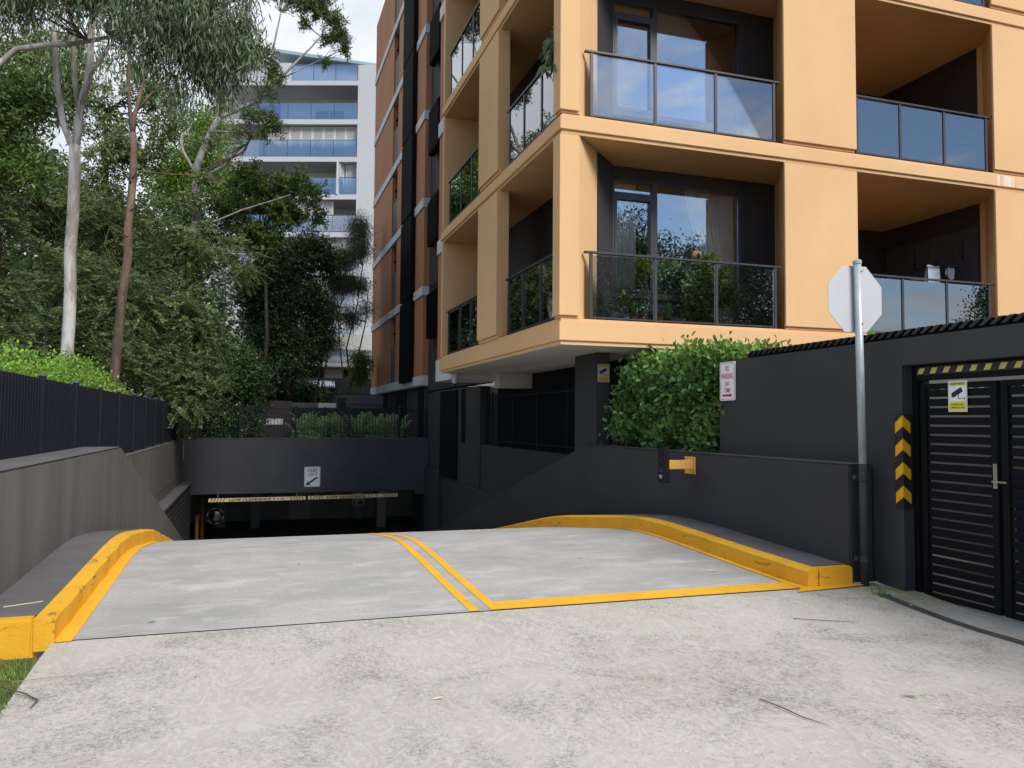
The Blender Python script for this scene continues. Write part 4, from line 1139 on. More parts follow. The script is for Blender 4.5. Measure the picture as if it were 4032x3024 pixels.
# locker panels on the lower balcony's right wall
pn = MB().box(14.54, 14.5595, 12.65, 13.28, FL0 + 0.1, FL0 + 2.6).build('locker_door', 'panel_blue', AB, bev=0.004)
for k in range(1, 4): copy_obj(pn, AB, (0, 0.64 * k, 0))
for y, z in ((13.0, 2.2), (13.7, 1.9), (14.3, 2.25), (13.0, 1.2)):
    MB().box(14.53, 14.539, y, y + 0.03, FL0 + z - 0.25, FL0 + z + 0.15).build('locker_handle', 'black', AB)

# curtains behind the lower window, blind behind the upper
def curtain(name, x0, x1, y, z0, z1, gather=None, mat='curtain', n=70):
    b = MB(); vs = []; rows = 14
    for j in range(rows + 1):
        v = j / rows; z = z1 + (z0 - z1) * v
        xa, xb = (x0, x1) if not gather else gather(v)
        for i in range(n + 1):
            s = i / n
            vs.append((xa + (xb - xa) * s, y + 0.035 * math.sin(s * n * 0.9) * (0.5 + 0.5 * v) + 0.01 * math.sin(s * 37), z))
    b.add(vs, [(j * (n + 1) + i, j * (n + 1) + i + 1, (j + 1) * (n + 1) + i + 1, (j + 1) * (n + 1) + i) for j in range(rows) for i in range(n)])
    return b.build(name, mat, None, smooth=True)
c = curtain('curtain', 7.85, 8.84, 13.12, FL0 + 0.75, FL0 + 2.82, lambda v: (7.75 + 0.42 * min(1, v / 0.62) ** 1.4 - (0.10 * max(0, v - 0.62)), 8.84))
tag(c, 'pale curtain tied back at the right of the lower living room window', 'curtain')
c = curtain('curtain', 6.2, 6.72, 13.12, FL0 + 0.75, FL0 + 2.82)
tag(c, 'pale curtain hanging at the left of the lower living room window', 'curtain')
for k in (1, 2):
    bl_ = MB().box(6.25, 6.97, 13.1, 13.105, Ls[k] + 2.58, Ls[k] + 2.82).build('roller_blind', 'blind')
    tag(bl_, ('grey roller blind in the small top pane of the upper window', 'grey roller blind in the small top pane of the topmost window')[k - 1], 'blind')
    bl_ = MB().box(7.09, 8.84, 13.1, 13.105, Ls[k] + 2.42, Ls[k] + 2.82).build('roller_blind', 'blind')
    tag(bl_, ('wide grey roller blind in the large pane of the upper window', 'wide grey roller blind in the large pane of the topmost window')[k - 1], 'blind')

# undercroft
uc = thing('undercroft', 'charcoal base walls, pier and plinth below the ochre building', 'building base', (7, 18, 0))
MB().prism([(5.81, 12.86), (6.06, 12.83), (6.06, 13.84), (5.81, 13.84)], 0.3, 2.835).build('pier', 'dark', uc, bev=0.006)
MB().box(6.9, 6.95, 13.9, 22.3, -0.2, 2.83).build('back_wall', 'black_metal', uc)  # black backing sheet added to stand for deep shade under the overhang
MB().box(8.4, 26, 14.4, 14.6, -0.2, 2.835).build('back_wall', 'black_metal', uc)
MB().box(8.2, 8.4, 14.4, 22.0, -0.2, 2.835).build('back_wall', 'black_metal', uc)
MB().box(6.4, 6.65, 13.85, 22.36, -3.3, 0.885).build('base_wall', 'dark', uc, bev=0.008)
MB().box(6.37, 6.68, 22.365, 30.6, -3.4, 2.62).build('tall_wall', 'dark', uc)
MB().box(6.30, 6.369, 25.0, 27.3, -0.33, 2.6).build('dark_screen', 'black_metal', uc)
MB().box(6.3695, 6.372, 24.02, 24.57, 0.9, 2.6).build('slit', 'black_metal', uc)
MB().box(6.24, 6.369, 27.2, 29.57, -3.4, -0.205).build('plinth', 'dark', uc, bev=0.01)
MB().box(6.27, 6.399, 18.5, 23.8, -3.3, -0.44).build('plinth', 'dark', uc, bev=0.01)
MB().box(6.0, 8.2, 19.3, 19.75, 2.45, 2.835).build('drop_beam', 'white_render', uc, bev=0.01)
b0 = MB().box(6.325, 6.345, 25.02, 25.05, -0.32, 2.59)
sb = thing('undercroft_fence', 'black picket fence on the dark base wall under the overhang', 'fence', (6.5, 18, 0.9))
MB().box(6.51, 6.54, 13.86, 22.34, 1.02, 1.05).box(6.51, 6.54, 13.86, 22.34, 2.25, 2.28).build('rail', 'navy_metal', sb)
p0 = MB().box(6.518, 6.536, 13.9, 13.918, 0.9, 2.38).build('picket', 'navy_metal', sb)
k = 1
while 13.9 + 0.118 * k < 22.3:
    copy_obj(p0, sb, (0, 0.118 * k, 0)); k += 1
p0 = MB().box(6.50, 6.55, 15.9, 15.95, 0.886, 2.42).build('post', 'navy_metal', sb)
for k in (1, 2, 3): copy_obj(p0, sb, (0, 1.9 * k, 0))
dm = thing('dome_camera', 'small white dome security camera under the orange overhang', 'security camera', (4.99, 19.98, 2.5))
MB().lathe([(0.10, 0.0), (0.10, -0.06), (0.085, -0.10), (0.08, -0.20), (0.06, -0.26), (0.035, -0.28)][::-1], (4.99, 19.95, 2.834), 18).build('housing', 'white_render', dm, smooth=True)
MB().lathe([(0.02, -0.34), (0.045, -0.325), (0.05, -0.281)], (4.99, 19.95, 2.834), 16).build('dome', 'black', dm, smooth=True)
security_sign(((5.935, 12.826, 2.30), (1, -0.12, 0), (0, 0, 1), (-0.12, -1, 0)), 0.225, 0.325, 'dull security camera notice on the dark pier under the overhang', 'sign_grey', 'sign_ochre')

# ------------------------------------------------------------------ brown block
BB = thing('apartment_building', 'terracotta-brown apartment block with white floor bands and black screens', 'apartment building', (8, 36, 0))
BF, BH = 3.316, 3.455
bx0, by0, by1 = 6.1, 29.7, 43.5
lv = []
bp = []
bp.append(MB().box(bx0 + 0.0, 12, by0, by1, BF - 0.36, BF).build('floor_band', 'band', BB, bev=0.01))
ztp = BF + BH - 0.362
bp.append(MB().box(bx0 + 0.05, bx0 + 0.35, by0 + 0.03, 31.43, BF + 0.012, ztp).build('wall_panel', 'brown', BB, bev=0.006))
bp.append(MB().box(bx0 + 0.05, bx0 + 0.35, 33.76, 35.94, BF + 0.012, ztp).build('wall_panel', 'brown', BB, bev=0.006))
bp.append(MB().box(bx0 + 0.05, bx0 + 0.35, 37.36, by1 - 0.03, BF + 0.012, ztp).build('wall_panel', 'brown', BB, bev=0.006))
bp.append(MB().box(bx0 + 0.1, bx0 + 0.35, 35.941, 37.359, BF + 0.012, BF + 1.75).build('window_apron', 'win_band', BB))
wq = MB().box(bx0 + 0.22, bx0 + 0.35, 35.941, 37.359, BF + 1.751, ztp).build('window', 'win_dark', BB)
MB().box(bx0 + 0.17, bx0 + 0.22, 36.62, 36.68, BF + 1.752, ztp).box(bx0 + 0.17, bx0 + 0.219, 35.945, 37.355, BF + 2.35, BF + 2.40).build('window_bar', 'black_metal', wq)
bp.append(wq)
sc_ = MB().box(bx0 - 0.12, bx0 + 0.3, 31.44, 33.75, BF - 0.16, ztp + 0.12)
scq = sc_.build('screen', 'black_metal', BB)
sl0 = MB().box(bx0 - 0.15, bx0 - 0.121, 31.46, 31.50, BF - 0.15, ztp + 0.11).build('screen_slat', 'black_metal', scq)
for k in range(1, 17): copy_obj(sl0, scq, (0, 0.14 * k, 0))
bp.append(scq)
bp.append(MB().box(6.37, 6.7, 22.2, 29.69, BF - 0.6, ztp + 0.35).build('recess_wall', 'balc_dark', BB))
sc2 = MB().box(6.08, 6.3, 27.1, 28.75, BF + 1.3, BF + 2.95).build('screen', 'black_metal', BB)
sl0 = MB().box(6.05, 6.079, 27.12, 27.15, BF + 1.31, BF + 2.94).build('screen_slat', 'black_metal', sc2)
for k in range(1, 12): copy_obj(sl0, sc2, (0, 0.14 * k, 0))
bp.append(sc2)
bp.append(MB().box(5.02, 5.3, 20.29, 22.2, BF + 0.012, ztp).build('wall_panel', 'brown', BB, bev=0.006))
bp.append(MB().box(4.97, 6.36, 20.29, 22.17, BF - 0.40, BF).build('floor_band', 'band', BB, bev=0.006))
MB().box(4.97, 6.36, 20.29, 22.17, 2.70, 2.9155).build('floor_band', 'band', BB)
for p in list(bp):
    for k in range(1, 6):
        copy_obj(p, BB, (0, 0, BH * k))
MB().box(6.3, 12, by0 + 0.05, by1 - 0.05, 0.2, BF - 0.3605).build('base', 'dark', BB)
b = MB()
for a, c in ((33.7, 36.35), (38.99, 40.1), (30.1, 31.1)):
    b.box(6.27, 6.299, a, c, 0.2, BF - 0.45)
b.build('base_window', 'black_metal', BB)
MB().box(6.14, 12, by0 + 0.02, by1 - 0.02, BF - 0.40, BF - 0.361).build('soffit', 'white_render', BB)
MB().box(6.46, 12, by0 + 0.05, by1 - 0.05, BF, BF + BH * 6).build('core', 'balc_dark', BB)

# ------------------------------------------------------------------ pale tower far behind
TW = thing('apartment_building', 'tall pale grey apartment tower with glass balconies rising behind the trees', 'apartment building', (4, 71, 0))
o_t = Vector((8.28, 69.7, 0)); ut = Vector((-0.945, 0.327, 0)).normalized(); vt = Vector((0.327, 0.945, 0)).normalized()
TF = ((o_t.x, o_t.y, 0), tuple(ut), tuple(vt), (0, 0, 1))     # u: left along the facade, v: depth, n: up
def tbox(b, a0, a1, d0, d1, z0, z1):
    return b.plate([(a0, d0), (a1, d0), (a1, d1), (a0, d1)], TF, z0, z1)
TZ = [28.27 - 3.38 * k for k in range(8)]      # balcony floor tops
tbox(MB(), -1.5, 0.0, 0.0, 9, 0, 33.2).build('fin_wall', 'tower', TW)
tbox(MB(), 0.001, 14, 3.2, 9, 0, 32.0).build('rear_wall', 'tower_in', TW)
tbox(MB(), 10.2, 11.4, 0.1, 3.19, 0, 24.8).build('pier', 'tower', TW)
top = tbox(MB(), 0.001, 14, 0.0, 3.19, 31.35, 31.75).build('slab', 'tower', TW)
tbox(MB(), 6.0, 14, 0.05, 0.35, 31.751, 33.4).build('parapet', 'tower', TW)
def tower_rail(a0, a1, z, n):
    hr = tbox(MB(), a0, a1, 0.1, 0.16, z + 1.52, z + 1.58).build('balustrade', 'navy_edge', TW)
    for i in range(n):
        p, q = a0 + (a1 - a0) * i / n, a0 + (a1 - a0) * (i + 1) / n
        tbox(MB(), p + 0.03, q - 0.03, 0.11, 0.13, z + 0.08, z + 1.51).build('glass_pane', 'tower_glass', hr)
        tbox(MB(), p - 0.025, p + 0.025, 0.1, 0.16, z + 0.01, z + 1.519).build('post', 'navy_edge', hr)
tower_rail(0.05, 6.0, 31.75, 3)
for i, z in enumerate(TZ):
    tbox(MB(), 0.001, 11.6 if i > 1 else 14, 0.0, 3.19, z - 0.45, z).build('slab', 'tower', TW)
    tower_rail(0.05, 10.4, z, 5)
    for a0, a1, h in ((2.0, 4.6, 1.95), (7.9, 9.8, 2.5)):
        w_ = tbox(MB(), a0, a1, 3.1, 3.198, z + 0.05, z + h).build('window', 'win_dark', TW)
        tbox(MB(), (a0 + a1) / 2 - 0.05, (a0 + a1) / 2 + 0.05, 3.05, 3.099, z + 0.05, z + h).build('window_bar', 'tower_roof', w_)
def shutter(a, w, z, ang, dep):
    c, s = math.cos(ang), math.sin(ang)
    b = MB(); P = lambda x, d: (a + x * c - d * s, dep + x * s + d * c)
    for x0, x1 in ((0, 0.07), (w - 0.07, w)):
        b.plate([P(x0, 0), P(x1, 0), P(x1, 0.05), P(x0, 0.05)], TF, z, z + 2.85)
    for zz_ in (0, 1.1, 2.78):
        b.plate([P(0.0701, 0), P(w - 0.0701, 0), P(w - 0.0701, 0.05), P(0.0701, 0.05)], TF, z + zz_, z + zz_ + 0.07)
    q = z + 0.12
    while q < z + 2.76:
        if not (z + 1.02 < q < z + 1.2):
            b.plate([P(0.0701, 0.0), P(w - 0.0701, 0.0), P(w - 0.0701, 0.04), P(0.0701, 0.04)], TF, q, q + 0.055)
        q += 0.105
    return b.build('shutter', 'shutter', TW)
for k in range(8): shutter(0.15 + 1.0 * k, 0.98, TZ[1] + 0.02, 0, 0.5)
for k in range(4): shutter(0.15 + 0.55 * k, 0.98, TZ[2] + 0.02, rad(62 if k % 2 else -62) if k else 0, 0.7)
for zi in (3, 4, 5, 6):
    for k in range(5): shutter(0.15 + 1.0 * k + (zi % 2) * 2, 0.98, TZ[zi] + 0.02, 0, 0.5)
# sloped roof
b = MB()
P3 = lambda a, d, z: tuple(o_t + ut * a + vt * d + Vector((0, 0, z)))
b.add([P3(-1.6, 1.2, 33.6), P3(8.2, 1.2, 35.0), P3(8.2, 9, 35.0), P3(-1.6, 9, 33.6), P3(-1.6, 1.2, 33.85), P3(8.2, 1.2, 35.3), P3(8.2, 9, 35.3), P3(-1.6, 9, 33.85)],
      [(0, 3, 2, 1), (4, 5, 6, 7), (0, 1, 5, 4), (1, 2, 6, 5), (2, 3, 7, 6), (3, 0, 4, 7)])
b.build('roof', 'tower_roof', TW)
tbox(MB(), 0.3, 7.6, 1.8, 8, 32.0, 33.9).build('penthouse', 'tower', TW)
tbox(MB(), -5.5, -1.501, 2.5, 9, 0, 33.0).build('side_wing', 'tower', TW)
for i, z in enumerate([29.0 - 3.38 * k for k in range(7)]):
    w_ = tbox(MB(), -3.4, -1.7, 2.42, 2.499, z, z + 1.9).build('window', 'win_dark', TW)
    tbox(MB(), -3.4, -1.7, 2.3, 2.34, z - 1.2, z - 0.1).build('glass_pane', 'tower_glass', w_)
tbox(MB(), -3.2, -2.9, 3, 3.3, 33.0, 35.2).build('flue', 'navy_edge', TW)

hs = thing('house', 'cream house wall glimpsed between trunks behind the grey garden wall', 'house', (4, 56, 1))
MB().box(-2.0, 9, 56, 60, 1, 7.6).build('wall', 'house_white', hs)
for x in (0.3, 3.2, 6.0):
    for z in (3.4,):
        w_ = MB().box(x, x + 1.5, 55.92, 55.999, z, z + 1.7).build('window', 'win_dark', hs)
        MB().box(x - 0.08, x + 1.58, 55.86, 55.919, z - 0.1, z).build('window_sill', 'house_white', w_)
MB().box(-2.2, 9.2, 54.6, 56, 5.2, 5.45).build('balcony_slab', 'house_white', hs)
MB().box(-2.2, 9.2, 54.62, 54.68, 5.45, 6.4).build('balcony_glass', 'tower_glass', hs)

# ------------------------------------------------------------------ vegetation helpers
def unit(a):
    return a / np.maximum(1e-9, np.linalg.norm(a, axis=1, keepdims=True))
def leaf_mesh(name, pos, dirs, L, W, mat, parent=None, shape='diamond', kind=None, droop=0.0):
    """one mesh of N leaves: base at pos, axis dirs, length L, half width W"""
    n = len(pos); dirs = unit(dirs)
    rnd = RNG.normal(size=(n, 3)); side = unit(np.cross(dirs, rnd)); nor = np.cross(dirs, side)
    L = np.broadcast_to(L, n)[:, None]; W = np.broadcast_to(W, n)[:, None]
    if shape == 'diamond':
        V = np.empty((n, 4, 3))
        mid = pos + dirs * L * 0.45 + nor * L * 0.06
        tip = pos + dirs * L; tip[:, 2] -= droop * L[:, 0]
        V[:, 0] = pos; V[:, 1] = mid + side * W; V[:, 2] = tip; V[:, 3] = mid - side * W
        nv, polys = 4, [(0, 1, 2, 3)]
    else:
        V = np.empty((n, 6, 3))
        a = pos + dirs * L * 0.35; c = pos + dirs * L * 0.72; tip = pos + dirs * L; tip[:, 2] -= droop * L[:, 0]
        f = nor * W * 0.35
        V[:, 0] = pos; V[:, 1] = a + side * W * 0.85 + f; V[:, 2] = c + side * W * 0.9 + f; V[:, 3] = tip
        V[:, 4] = c - side * W * 0.9 + f; V[:, 5] = a - side * W * 0.85 + f
        nv, polys = 6, [(0, 1, 2, 3), (0, 3, 4, 5)]
    me = bpy.data.meshes.new(name)
    base = LOC.get(parent.name, Vector((0, 0, 0))) if parent else Vector((0, 0, 0))
    c0 = V.reshape(-1, 3).mean(0); 
    Vf = (V.reshape(-1, 3) - c0).astype(np.float32)
    npoly = len(polys)
    me.vertices.add(n * nv); me.vertices.foreach_set('co', Vf.ravel())
    idx = np.concatenate([np.array(p)[None, :] + (np.arange(n) * nv)[:, None] for p in polys], 1)   # (n, total)
    lens = np.tile([len(p) for p in polys], n)
    me.loops.add(idx.size); me.loops.foreach_set('vertex_index', idx.ravel().astype(np.int32))
    me.polygons.add(n * npoly)
    st = np.concatenate([[0], np.cumsum(lens)[:-1]]).astype(np.int32)
    me.polygons.foreach_set('loop_start', st); me.polygons.foreach_set('loop_total', lens.astype(np.int32))
    me.update(calc_edges=True); me.validate()
    me.materials.append(M[mat])
    o = bpy.data.objects.new(name, me); COL.objects.link(o)
    if parent: o.parent = parent
    w = Vector([float(x) for x in c0]); o.location = w - base; LOC[o.name] = w
    if kind: o['kind'] = kind
    return o

def blob_points(blobs, n, shell=0.55):
    """points in a union of ellipsoids (cx, cy, cz, rx, ry, rz, weight), biased to the outside"""
    w = np.array([b[6] if len(b) > 6 else b[3] * b[4] * b[5] for b in blobs]); w = w / w.sum()
    k = RNG.choice(len(blobs), n, p=w)
    d = unit(RNG.normal(size=(n, 3))); r = RNG.uniform(0, 1, n) ** (shell / 1.0)
    c = np.array([b[:3] for b in blobs])[k]; s = np.array([b[3:6] for b in blobs])[k]
    return c + d * s * r[:, None], d, k

def foliage(name, blobs, clumps, per, cl_r, L, W, mat, parent, mode='random', shape='diamond', shell=0.5, kind=None, out=0.6):
    C, D, _ = blob_points(blobs, clumps, shell)
    pos = np.repeat(C, per, 0); n = len(pos)
    g = RNG.normal(size=(n, 3)) * cl_r
    if mode == 'hang':
        g[:, 2] = -np.abs(RNG.normal(size=n)) * cl_r * 1.6 + cl_r * 0.6
        g[:, :2] *= 0.6
        d = RNG.normal(size=(n, 3)) * 0.38; d[:, 2] -= 1.0
    elif mode == 'spray':
        tw = unit(RNG.normal(size=(clumps, 3)) + np.array([0, 0, 0.1]) + D * 0.8)
        t = np.repeat(tw, per, 0)
        g = t * RNG.uniform(-1, 1, (n, 1)) * cl_r * 1.5 + RNG.normal(size=(n, 3)) * cl_r * 0.22
        d = t * 0.5 + RNG.normal(size=(n, 3)) * 0.8; d[:, 2] -= 0.15
    elif mode == 'needle':
        d = RNG.normal(size=(n, 3)) * 0.5; d[:, 2] -= 0.55
    else:
        d = RNG.normal(size=(n, 3)) + np.repeat(D, per, 0) * out; d[:, 2] += 0.1
    l = L * RNG.uniform(0.65, 1.25, n); w = W * RNG.uniform(0.7, 1.2, n)
    return leaf_mesh(name, pos + g, d, l, w, mat, parent, shape, kind), C

def wander(p, q, n=6, amp=0.15, seed=0):
    r = random.Random(seed); p = Vector(p); q = Vector(q); P = []
    for i in range(n + 1):
        t = i / n; v = p.lerp(q, t); a = amp * math.sin(math.pi * t)
        P.append(v + Vector((r.uniform(-a, a), r.uniform(-a, a), r.uniform(-a, a) * 0.4)))
    P[0] = p; P[-1] = q
    return P
def limb(b, pts, r0, r1, n=8):
    k = len(pts)
    b.tube(pts, [r0 + (r1 - r0) * i / (k - 1) for i in range(k)], n)
def twigs(b, start_pts, targets, count, r0=0.03, seed=1, n=5):
    r = random.Random(seed)
    T = list(targets); r.shuffle(T)
    for t in T[:count]:
        t = Vector([float(x) for x in t])
        s = min(start_pts, key=lambda p: (Vector(p) - t).length + 0.8 * max(0, Vector(p).z - t.z))
        limb(b, wander(s, t, 5, 0.18 * (Vector(s) - t).length, r.random()), r0, 0.006, n)

# ------------------------------------------------------------------ trees on the left
# tall white-trunked gum
def tree_white_gum():
    t = thing('gum_tree', 'tall white-trunked gum forking above the left fence, with drooping grey-green leaves', 'tree', (-3.62, 18, 0.86))
    b = MB()
    limb(b, [(-3.66, 18, 0.8), (-3.62, 18, 2.7), (-3.60, 18, 3.4), (-3.59, 18, 4.2), (-3.62, 18, 4.95), (-3.59, 18, 5.8), (-3.585, 18, 6.55), (-3.60, 18, 7.2)], 0.125, 0.108, 14)
    fk = [(-3.60, 18, 7.1), (-3.70, 18, 7.3), (-3.83, 18, 7.63), (-3.95, 18, 8.35), (-4.00, 18, 8.87), (-4.04, 18, 9.4), (-4.07, 18, 10.2), (-4.1, 18.1, 13)]
    limb(b, fk, 0.070, 0.045, 10)
    f2 = [(-3.60, 18, 7.1), (-3.56, 18, 7.5), (-3.55, 18, 7.74), (-3.50, 18, 8.15), (-3.41, 18, 8.56), (-3.37, 18, 8.97), (-3.37, 18, 9.4), (-3.35, 18, 10.3), (-3.2, 18, 13)]
    limb(b, f2, 0.088, 0.055, 10)
    limb(b, [(-3.55, 18, 7.9), (-3.64, 18, 8.5), (-3.69, 18, 9.18), (-3.73, 18, 9.7), (-3.80, 18, 10.2), (-3.9, 18, 12.5)], 0.052, 0.035, 8)
    limb(b, [(-3.50, 17.95, 8.05), (-3.31, 17.8, 8.65), (-3.07, 17.8, 9.14), (-2.80, 17.8, 9.64), (-2.5, 17.7, 10.4)], 0.042, 0.028, 8)
    cr = [(-5.2, 17, 7.7), (-4.71, 17, 8.32), (-4.45, 17, 8.64), (-3.92, 17, 8.81), (-3.53, 17, 8.88), (-3.23, 17, 8.99), (-2.85, 17, 9.14), (-2.33, 17, 9.32), (-1.6, 16.6, 9.55), (-0.9, 16.2, 9.6)]
    limb(b, cr, 0.062, 0.022, 9)
    b.build('trunk', 'bark_white', t, smooth=True)
    blobs = [(-2.4, 15.9, 9.1, .55, .5, .45), (-1.75, 15.8, 9.15, .6, .6, .5), (-1.3, 15.8, 9.0, .6, .6, .6), (-0.85, 15.7, 8.85, .6, .6, .6), (-0.5, 15.7, 8.7, .5, .6, .6), (-1.2, 15.8, 8.45, .5, .5, .45),
             (-0.3, 15.7, 9.3, .45, .5, .6), (-0.62, 15.6, 8.25, .35, .4, .4), (-1.85, 15.8, 8.6, .4, .4, .3), (-0.8, 15.7, 7.9, .22, .25, .3, .03), (-1.42, 15.7, 7.75, .16, .2, .3, .02), (-2.1, 15.8, 8.5, .3, .3, .25, .05),
             (-1.4, 15.8, 9.9, 1.6, .8, .5), (-3.2, 16.4, 9.9, 1.0, .8, .35, .5), (-4.4, 17, 9.9, .8, .7, .4, .4)]
    _, C = foliage('crown', blobs, 560, 42, 0.20, 0.19, 0.0135, 'lf_gum', t, 'hang', 'diamond', 0.8)
    bb = MB(); twigs(bb, cr[5:] + [(-2.80, 17.8, 9.64), (-0.9, 16, 10), (-1.8, 16, 10.2)], C, 90, 0.014, 3)
    bb.build('branches', 'bark_brown', t)
tree_white_gum()

def tree_brown_gum():
    t = thing('gum_tree', 'slender reddish-brown gum trunk standing beside the white gum behind the hedge', 'tree', (-3.34, 22, 0.86))
    b = MB()
    limb(b, [(-3.42, 22, 0.8), (-3.32, 22, 2.9), (-3.26, 22, 4.0), (-3.21, 22, 4.8), (-3.14, 22, 5.4), (-3.11, 22, 5.8), (-3.14, 22, 6.44), (-3.09, 22, 7.0), (-3.05, 22, 7.8), (-3.05, 22, 8.44), (-3.09, 22, 8.93)], 0.125, 0.085, 12)
    limb(b, [(-3.09, 22, 8.8), (-3.20, 22, 9.75), (-3.24, 22, 10.4), (-3.21, 22, 11.07), (-3.25, 22, 12.4), (-3.2, 22, 15)], 0.05, 0.035, 8)
    limb(b, [(-3.09, 22, 8.8), (-3.06, 22, 9.43), (-3.01, 22, 9.57), (-2.92, 22, 10.12), (-2.79, 22, 10.8), (-2.6, 22, 12.5)], 0.062, 0.035, 8)
    limb(b, [(-3.02, 22, 9.5), (-2.73, 22, 9.94), (-2.53, 22, 10.21), (-2.17, 22, 10.53), (-1.6, 22, 10.9)], 0.036, 0.015, 8)
    limb(b, [(-3.05, 21.9, 7.73), (-2.92, 21.8, 7.89), (-2.00, 21.8, 7.90), (-1.08, 21.8, 7.93)], 0.018, 0.008, 6)
    limb(b, [(-3.07, 21.9, 7.6), (-3.6, 21.7, 8.3), (-4.6, 21.5, 9.4)], 0.02, 0.01, 6)
    limb(b, [(-3.06, 21.9, 6.9), (-2.5, 21.8, 7.3), (-1.6, 21.8, 7.1)], 0.016, 0.007, 6)
    limb(b, [(-3.12, 21.9, 6.2), (-3.5, 21.7, 6.4), (-3.6, 21.6, 5.9), (-3.4, 21.6, 5.5)], 0.014, 0.006, 6)
    b.build('trunk', 'bark_brown', t, smooth=True)
    blobs = [(-2.6, 22, 13.2, 1.6, 1.2, 1.2), (-1.4, 21.6, 11.6, 1.0, 1.0, .7), (-4.4, 21.5, 10.9, 1.1, 1.0, .8)]
    _, C = foliage('crown', blobs, 150, 50, 0.28, 0.2, 0.016, 'lf_gum2', t, 'hang', 'diamond', 0.7)
    bb = MB(); twigs(bb, [(-2.79, 22, 10.8), (-3.21, 22, 11.07), (-1.6, 22, 10.9), (-4.6, 21.5, 9.4)], C, 30, 0.016, 5); bb.build('branches', 'bark_brown', t)
tree_brown_gum()

def tree_leaning_gum():
    t = thing('gum_tree', 'leaning pale gum with bare white limbs reaching across the sky by the grey tower', 'tree', (-3.6, 32, 0.86))
    b = MB()
    limb(b, [(-3.9, 32, 0.8), (-3.3, 32, 4.5), (-2.67, 32, 7.49), (-2.47, 32, 8.19), (-2.18, 32, 9.08)], 0.20, 0.16, 12)
    tr = [(-2.18, 32, 9.0), (-2.25, 32, 10.2), (-2.23, 32, 11.27), (-2.02, 32, 11.93), (-1.72, 32, 12.76), (-1.46, 32, 13.24), (-1.19, 32, 13.42), (-0.50, 32, 13.81), (-0.04, 32, 14.13), (0.8, 31.8, 14.9)]
    limb(b, tr, 0.16, 0.05, 12)
    limb(b, [(-1.5, 32, 13.2), (-1.24, 32, 13.67), (-0.89, 32, 14.51), (-0.76, 32, 14.88), (-0.3, 32, 16.5)], 0.085, 0.04, 8)
    limb(b, [(-2.25, 32, 10.9), (-2.45, 32, 11.25), (-2.73, 32, 11.75), (-2.83, 32, 12.13), (-2.79, 32, 12.38), (-2.49, 32, 12.71)], 0.07, 0.025, 8)
    limb(b, [(-2.1, 31.9, 10.6), (-1.68, 31.7, 10.97), (-1.23, 31.7, 11.29), (-0.74, 31.7, 11.96), (-0.38, 31.7, 12.27)], 0.075, 0.025, 8)
    limb(b, [(-1.8, 31.9, 12.6), (-1.58, 31.7, 12.57), (-0.99, 31.7, 12.62), (-0.21, 31.7, 12.69), (0.54, 31.7, 12.78)], 0.045, 0.015, 8)
    limb(b, [(-2.2, 31.9, 8.9), (-1.4, 31.5, 9.1), (-0.6, 31.3, 9.5), (0.4, 31.2, 9.9), (1.2, 31, 10.2)], 0.05, 0.02, 8)
    lm = [(-0.04, 32, 14.13)] + [(0.56, 32.0, 14.87), (0.93, 32.0, 15.33), (1.40, 32.0, 15.92), (1.93, 32.0, 16.57), (2.27, 32.0, 17.04), (2.54, 31.9, 17.54)]
    limb(b, lm, 0.075, 0.018, 8)
    l2 = [(0.72, 32.0, 15.06), (1.41, 32.0, 15.51), (1.90, 32.0, 15.84), (2.39, 32.0, 16.13)]
    limb(b, l2, 0.035, 0.012, 8)
    l3 = [(0.24, 32.0, 14.64), (0.42, 32.0, 16.09), (0.72, 32.0, 17.78), (1.45, 31.9, 19.23)]
    limb(b, l3, 0.05, 0.02, 8)
    b.build('trunk', 'bark_pale', t, smooth=True)
    b2 = [(2.11, 32.0, 18.14, 0.749, 0.725, 0.423), (2.78, 32.0, 17.84, 0.507, 0.604, 0.483), (3.02, 31.9, 17.24, 0.314, 0.483, 0.423), (2.60, 32.0, 17.00, 0.423, 0.483, 0.266), (3.24, 31.9, 16.69, 0.193, 0.302, 0.362, 0.053), (1.33, 32.0, 18.38, 0.725, 0.604, 0.423), (2.54, 32.0, 15.99, 0.193, 0.242, 0.145, 0.021), (1.69, 32.0, 17.48, 0.242, 0.302, 0.181, 0.026), (2.29, 32.0, 18.87, 1.087, 0.725, 0.423), (0.60, 32.0, 18.87, 0.845, 0.725, 0.604)]
    _, C2 = foliage('crown', b2, 360, 44, 0.18, 0.15, 0.018, 'lf_gum2', t, 'spray', 'diamond', 0.8)
    bb = MB(); twigs(bb, lm[2:] + l2 + l3[2:], C2, 70, 0.014, 4); bb.build('branches', 'bark_brown', t)
    blobs = [(0.50, 31, 14.7, .45, .5, .5), (0.30, 31, 14.1, .5, .5, .45), (0.45, 31, 13.0, .55, .5, .5), (0.15, 31, 12.5, .55, .5, .3), (-0.3, 31, 13.2, .6, .5, .4), (-1.6, 31, 12.0, .5, .4, .35), (-1.9, 31, 10.4, .6, .4, .4), (-1.3, 31, 13.3, .5, .4, .3), (-2.4, 31, 9.6, .7, .4, .5), (-0.75, 31, 12.5, .4, .4, .3), (0.0, 31, 15.4, .7, .6, .5), (-1.0, 31.3, 15.8, 1.0, .8, .6)]
    _, C = foliage('crown', blobs, 230, 44, 0.22, 0.16, 0.022, 'lf_gum2', t, 'spray', 'diamond', 0.75)
    bb = MB(); twigs(bb, tr[5:] + [(-0.38, 31.7, 12.27), (0.54, 31.7, 12.78), (-0.3, 32, 16.5)], C, 60, 0.016, 9); bb.build('branches', 'bark_brown', t)
tree_leaning_gum()

